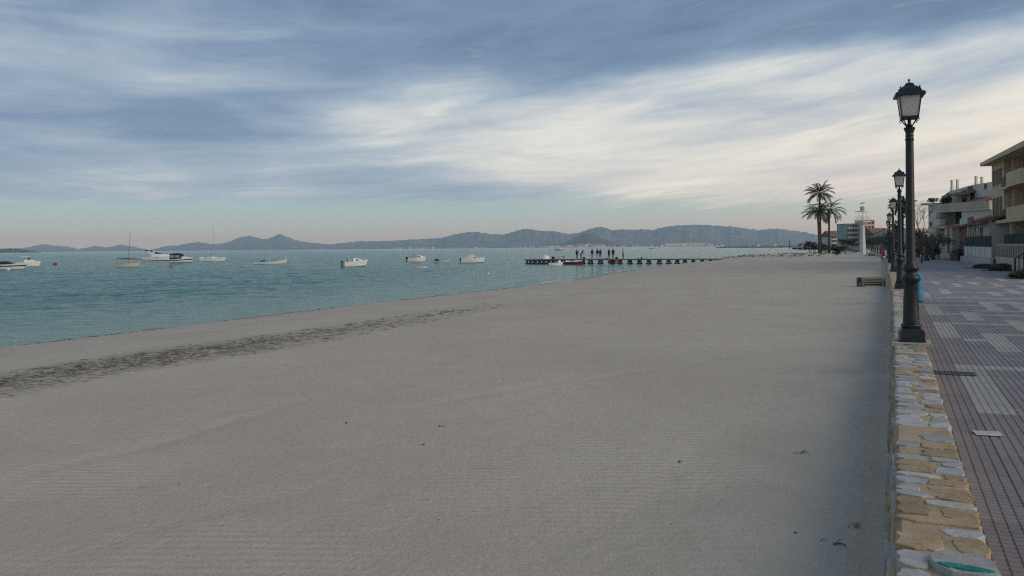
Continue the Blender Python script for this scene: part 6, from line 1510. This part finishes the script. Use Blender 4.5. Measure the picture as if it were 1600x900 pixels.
# second pier: long white deck with parasols, across the bay
wp = empty('white_pier', P3(1246, 520, 0), 0, 'long pier with white parapet and dark underside beyond the palms', 'pier')
A_ = P3(1241, 540, 0); B_ = P3(1345, 500, 0); wp.location = (A_.x, A_.y, 0); wp.rotation_euler = (0, 0, math.atan2(B_.y - A_.y, B_.x - A_.x)); WL = (B_ - A_).length
MB().box(0, WL, -2.5, 2.5, 0.55, 0.9).build('underside', PILE, wp); MB().box(0, WL, -2.6, 2.6, 0.9, 1.15).build('deck', WHT, wp)
for yy in (-2.6, 2.5): MB().box(0, WL, yy, yy + 0.1, 1.15, 2.1).build('parapet', WHT, wp)
for k in range(int(WL / 4)): MB().box(k * 4 + 0.1, k * 4 + 0.5, -2.2, 2.2, -1.5, 0.55).build('pile', PILE, wp)
def cabin(px, w_, h, mt, label):
    t = 520; p = P3(px, t, 1.15); r = empty('pier_kiosk', p, wp.rotation_euler[2], label, 'kiosk', 'kiosks on the white pier'); MB().box(-w_ / 2, w_ / 2, -1.5, 1.5, 0, h).build('wall', WHT, r); MB().rings([[(-w_ / 2 - 0.3, -1.8, h), (w_ / 2 + 0.3, -1.8, h), (w_ / 2 + 0.3, 1.8, h), (-w_ / 2 - 0.3, 1.8, h)], [(-w_ / 4, -0.3, h + 0.9), (w_ / 4, -0.3, h + 0.9), (w_ / 4, 0.3, h + 0.9), (-w_ / 4, 0.3, h + 0.9)]]).build('roof', mt, r); MB().box(-w_ / 4, w_ / 4, -1.53, -1.501, 0.8, h - 0.4).build('window', GLASS, r)
cabin(1252, 3.2, 2.0, REDP, 'red roofed kiosk at the outer end of the white pier'); cabin(1261, 3.8, 2.2, WHT, 'white roofed kiosk beside the red one on the white pier'); cabin(1271, 5, 2.2, WHT, 'white kiosk behind the left shrub of the palm bed'); cabin(1314, 6, 2.0, WHT, 'wide white kiosk behind the spreading shrub'); cabin(1327, 7, 1.9, WHT, 'wide white kiosk left of the white tower')
o = empty('channel_post', P3(1234, 560, 0), 0, 'thin dark post standing in the water left of the white pier', 'post'); MB().tube([(0, 0, -1), (0, 0, 5.2)], 0.25, 6).build('pole', PILE, o); MB().blob((0, 0, 5.4), (0.4, 0.4, 0.5)).build('topmark', PILE, o)
# breakwater with harbour clutter
bw = empty('breakwater', (0, 0, 0), 0, 'long dark rubble breakwater low on the water before the hills', 'breakwater')
A_ = P3(1119, 1050, 0); B_ = P3(1262, 900, 0); dv = B_ - A_; m_ = MB(); qq = random.Random(9)
R = []
for k in range(40):
    c = A_ + dv * (k / 39); h = 1.7 * min(1, 0.3 + k / 6) + 0.5 * N(k * 0.7, 3); w_ = 6 * min(1, 0.2 + k / 5); nn = Vector((-dv.y, dv.x, 0)).normalized()
    R.append([tuple(c + nn * w_ + Vector((0, 0, -1))), tuple(c + nn * 2 + Vector((0, 0, h))), tuple(c - nn * 2 + Vector((0, 0, h))), tuple(c - nn * w_ + Vector((0, 0, -1)))])
m_.rings(R); m_.build('rubble', STONE, bw)
def harbour(px, t, kind, label):
    p = P3(px, t, 1.5)
    if kind == 'crane':
        o = empty('harbour_crane', p, YAW, label, 'crane'); MB().tube([(-2.5, 0, 0), (-2.2, 0, 8.5)], 0.45, 5).build('leg', GREYC, o); MB().tube([(2.5, 0, 0), (2.2, 0, 8.5)], 0.45, 5).build('leg', GREYC, o); MB().rings([[(-4.5, -0.6, 8.2), (4.5, -0.6, 8.2), (4.0, -0.6, 9.6), (-4.0, -0.6, 9.6)], [(-4.5, 0.6, 8.2), (4.5, 0.6, 8.2), (4.0, 0.6, 9.6), (-4.0, 0.6, 9.6)]]).build('beam', GREYC, o)
    elif kind == 'hut':
        o = empty('harbour_hut', p, YAW, label, 'hut', 'huts on the breakwater'); MB().box(-2.2, 2.2, -2, 2, 0, 2.6).build('wall', WHT, o); MB().box(-2.5, 2.5, -2.3, 2.3, 2.6, 3.0).build('roof', WHT, o)
    else:
        o = empty('yacht', p - Vector((0, 0, 1.5)), YAW + qq.uniform(-0.5, 0.5), label, 'sailboat', 'yachts moored behind the breakwater'); make_hull(o, 9, 2.8, 1.2, 1.7, GEL, None, BLACK, 0.9, 0.6); MB().tube([(0.5, 0, 1), (0.5, 0, 11)], 0.10, 5).build('mast', ALU, o); loft('coachroof', o, GEL, [(-2, 0.9, 0.8, 1.2, 1.9), (2, 0.7, 0.5, 1.3, 1.8)])
harbour(1164, 985, 'crane', 'pale gantry crane standing on the breakwater'); harbour(1128, 1025, 'hut', 'white hut at the outer end of the breakwater'); harbour(1184, 960, 'hut', 'white hut right of the crane on the breakwater'); harbour(1210, 930, 'hut', 'white hut at the landward end of the breakwater')
for k, px in enumerate((1150, 1172, 1196, 1204, 1222, 1230)): harbour(px, 1120 - (px - 1150) * 1.5 + 20 * (k % 2), 'yacht', ('first', 'second', 'third', 'fourth', 'fifth', 'sixth')[k] + ' yacht from the left behind the breakwater')
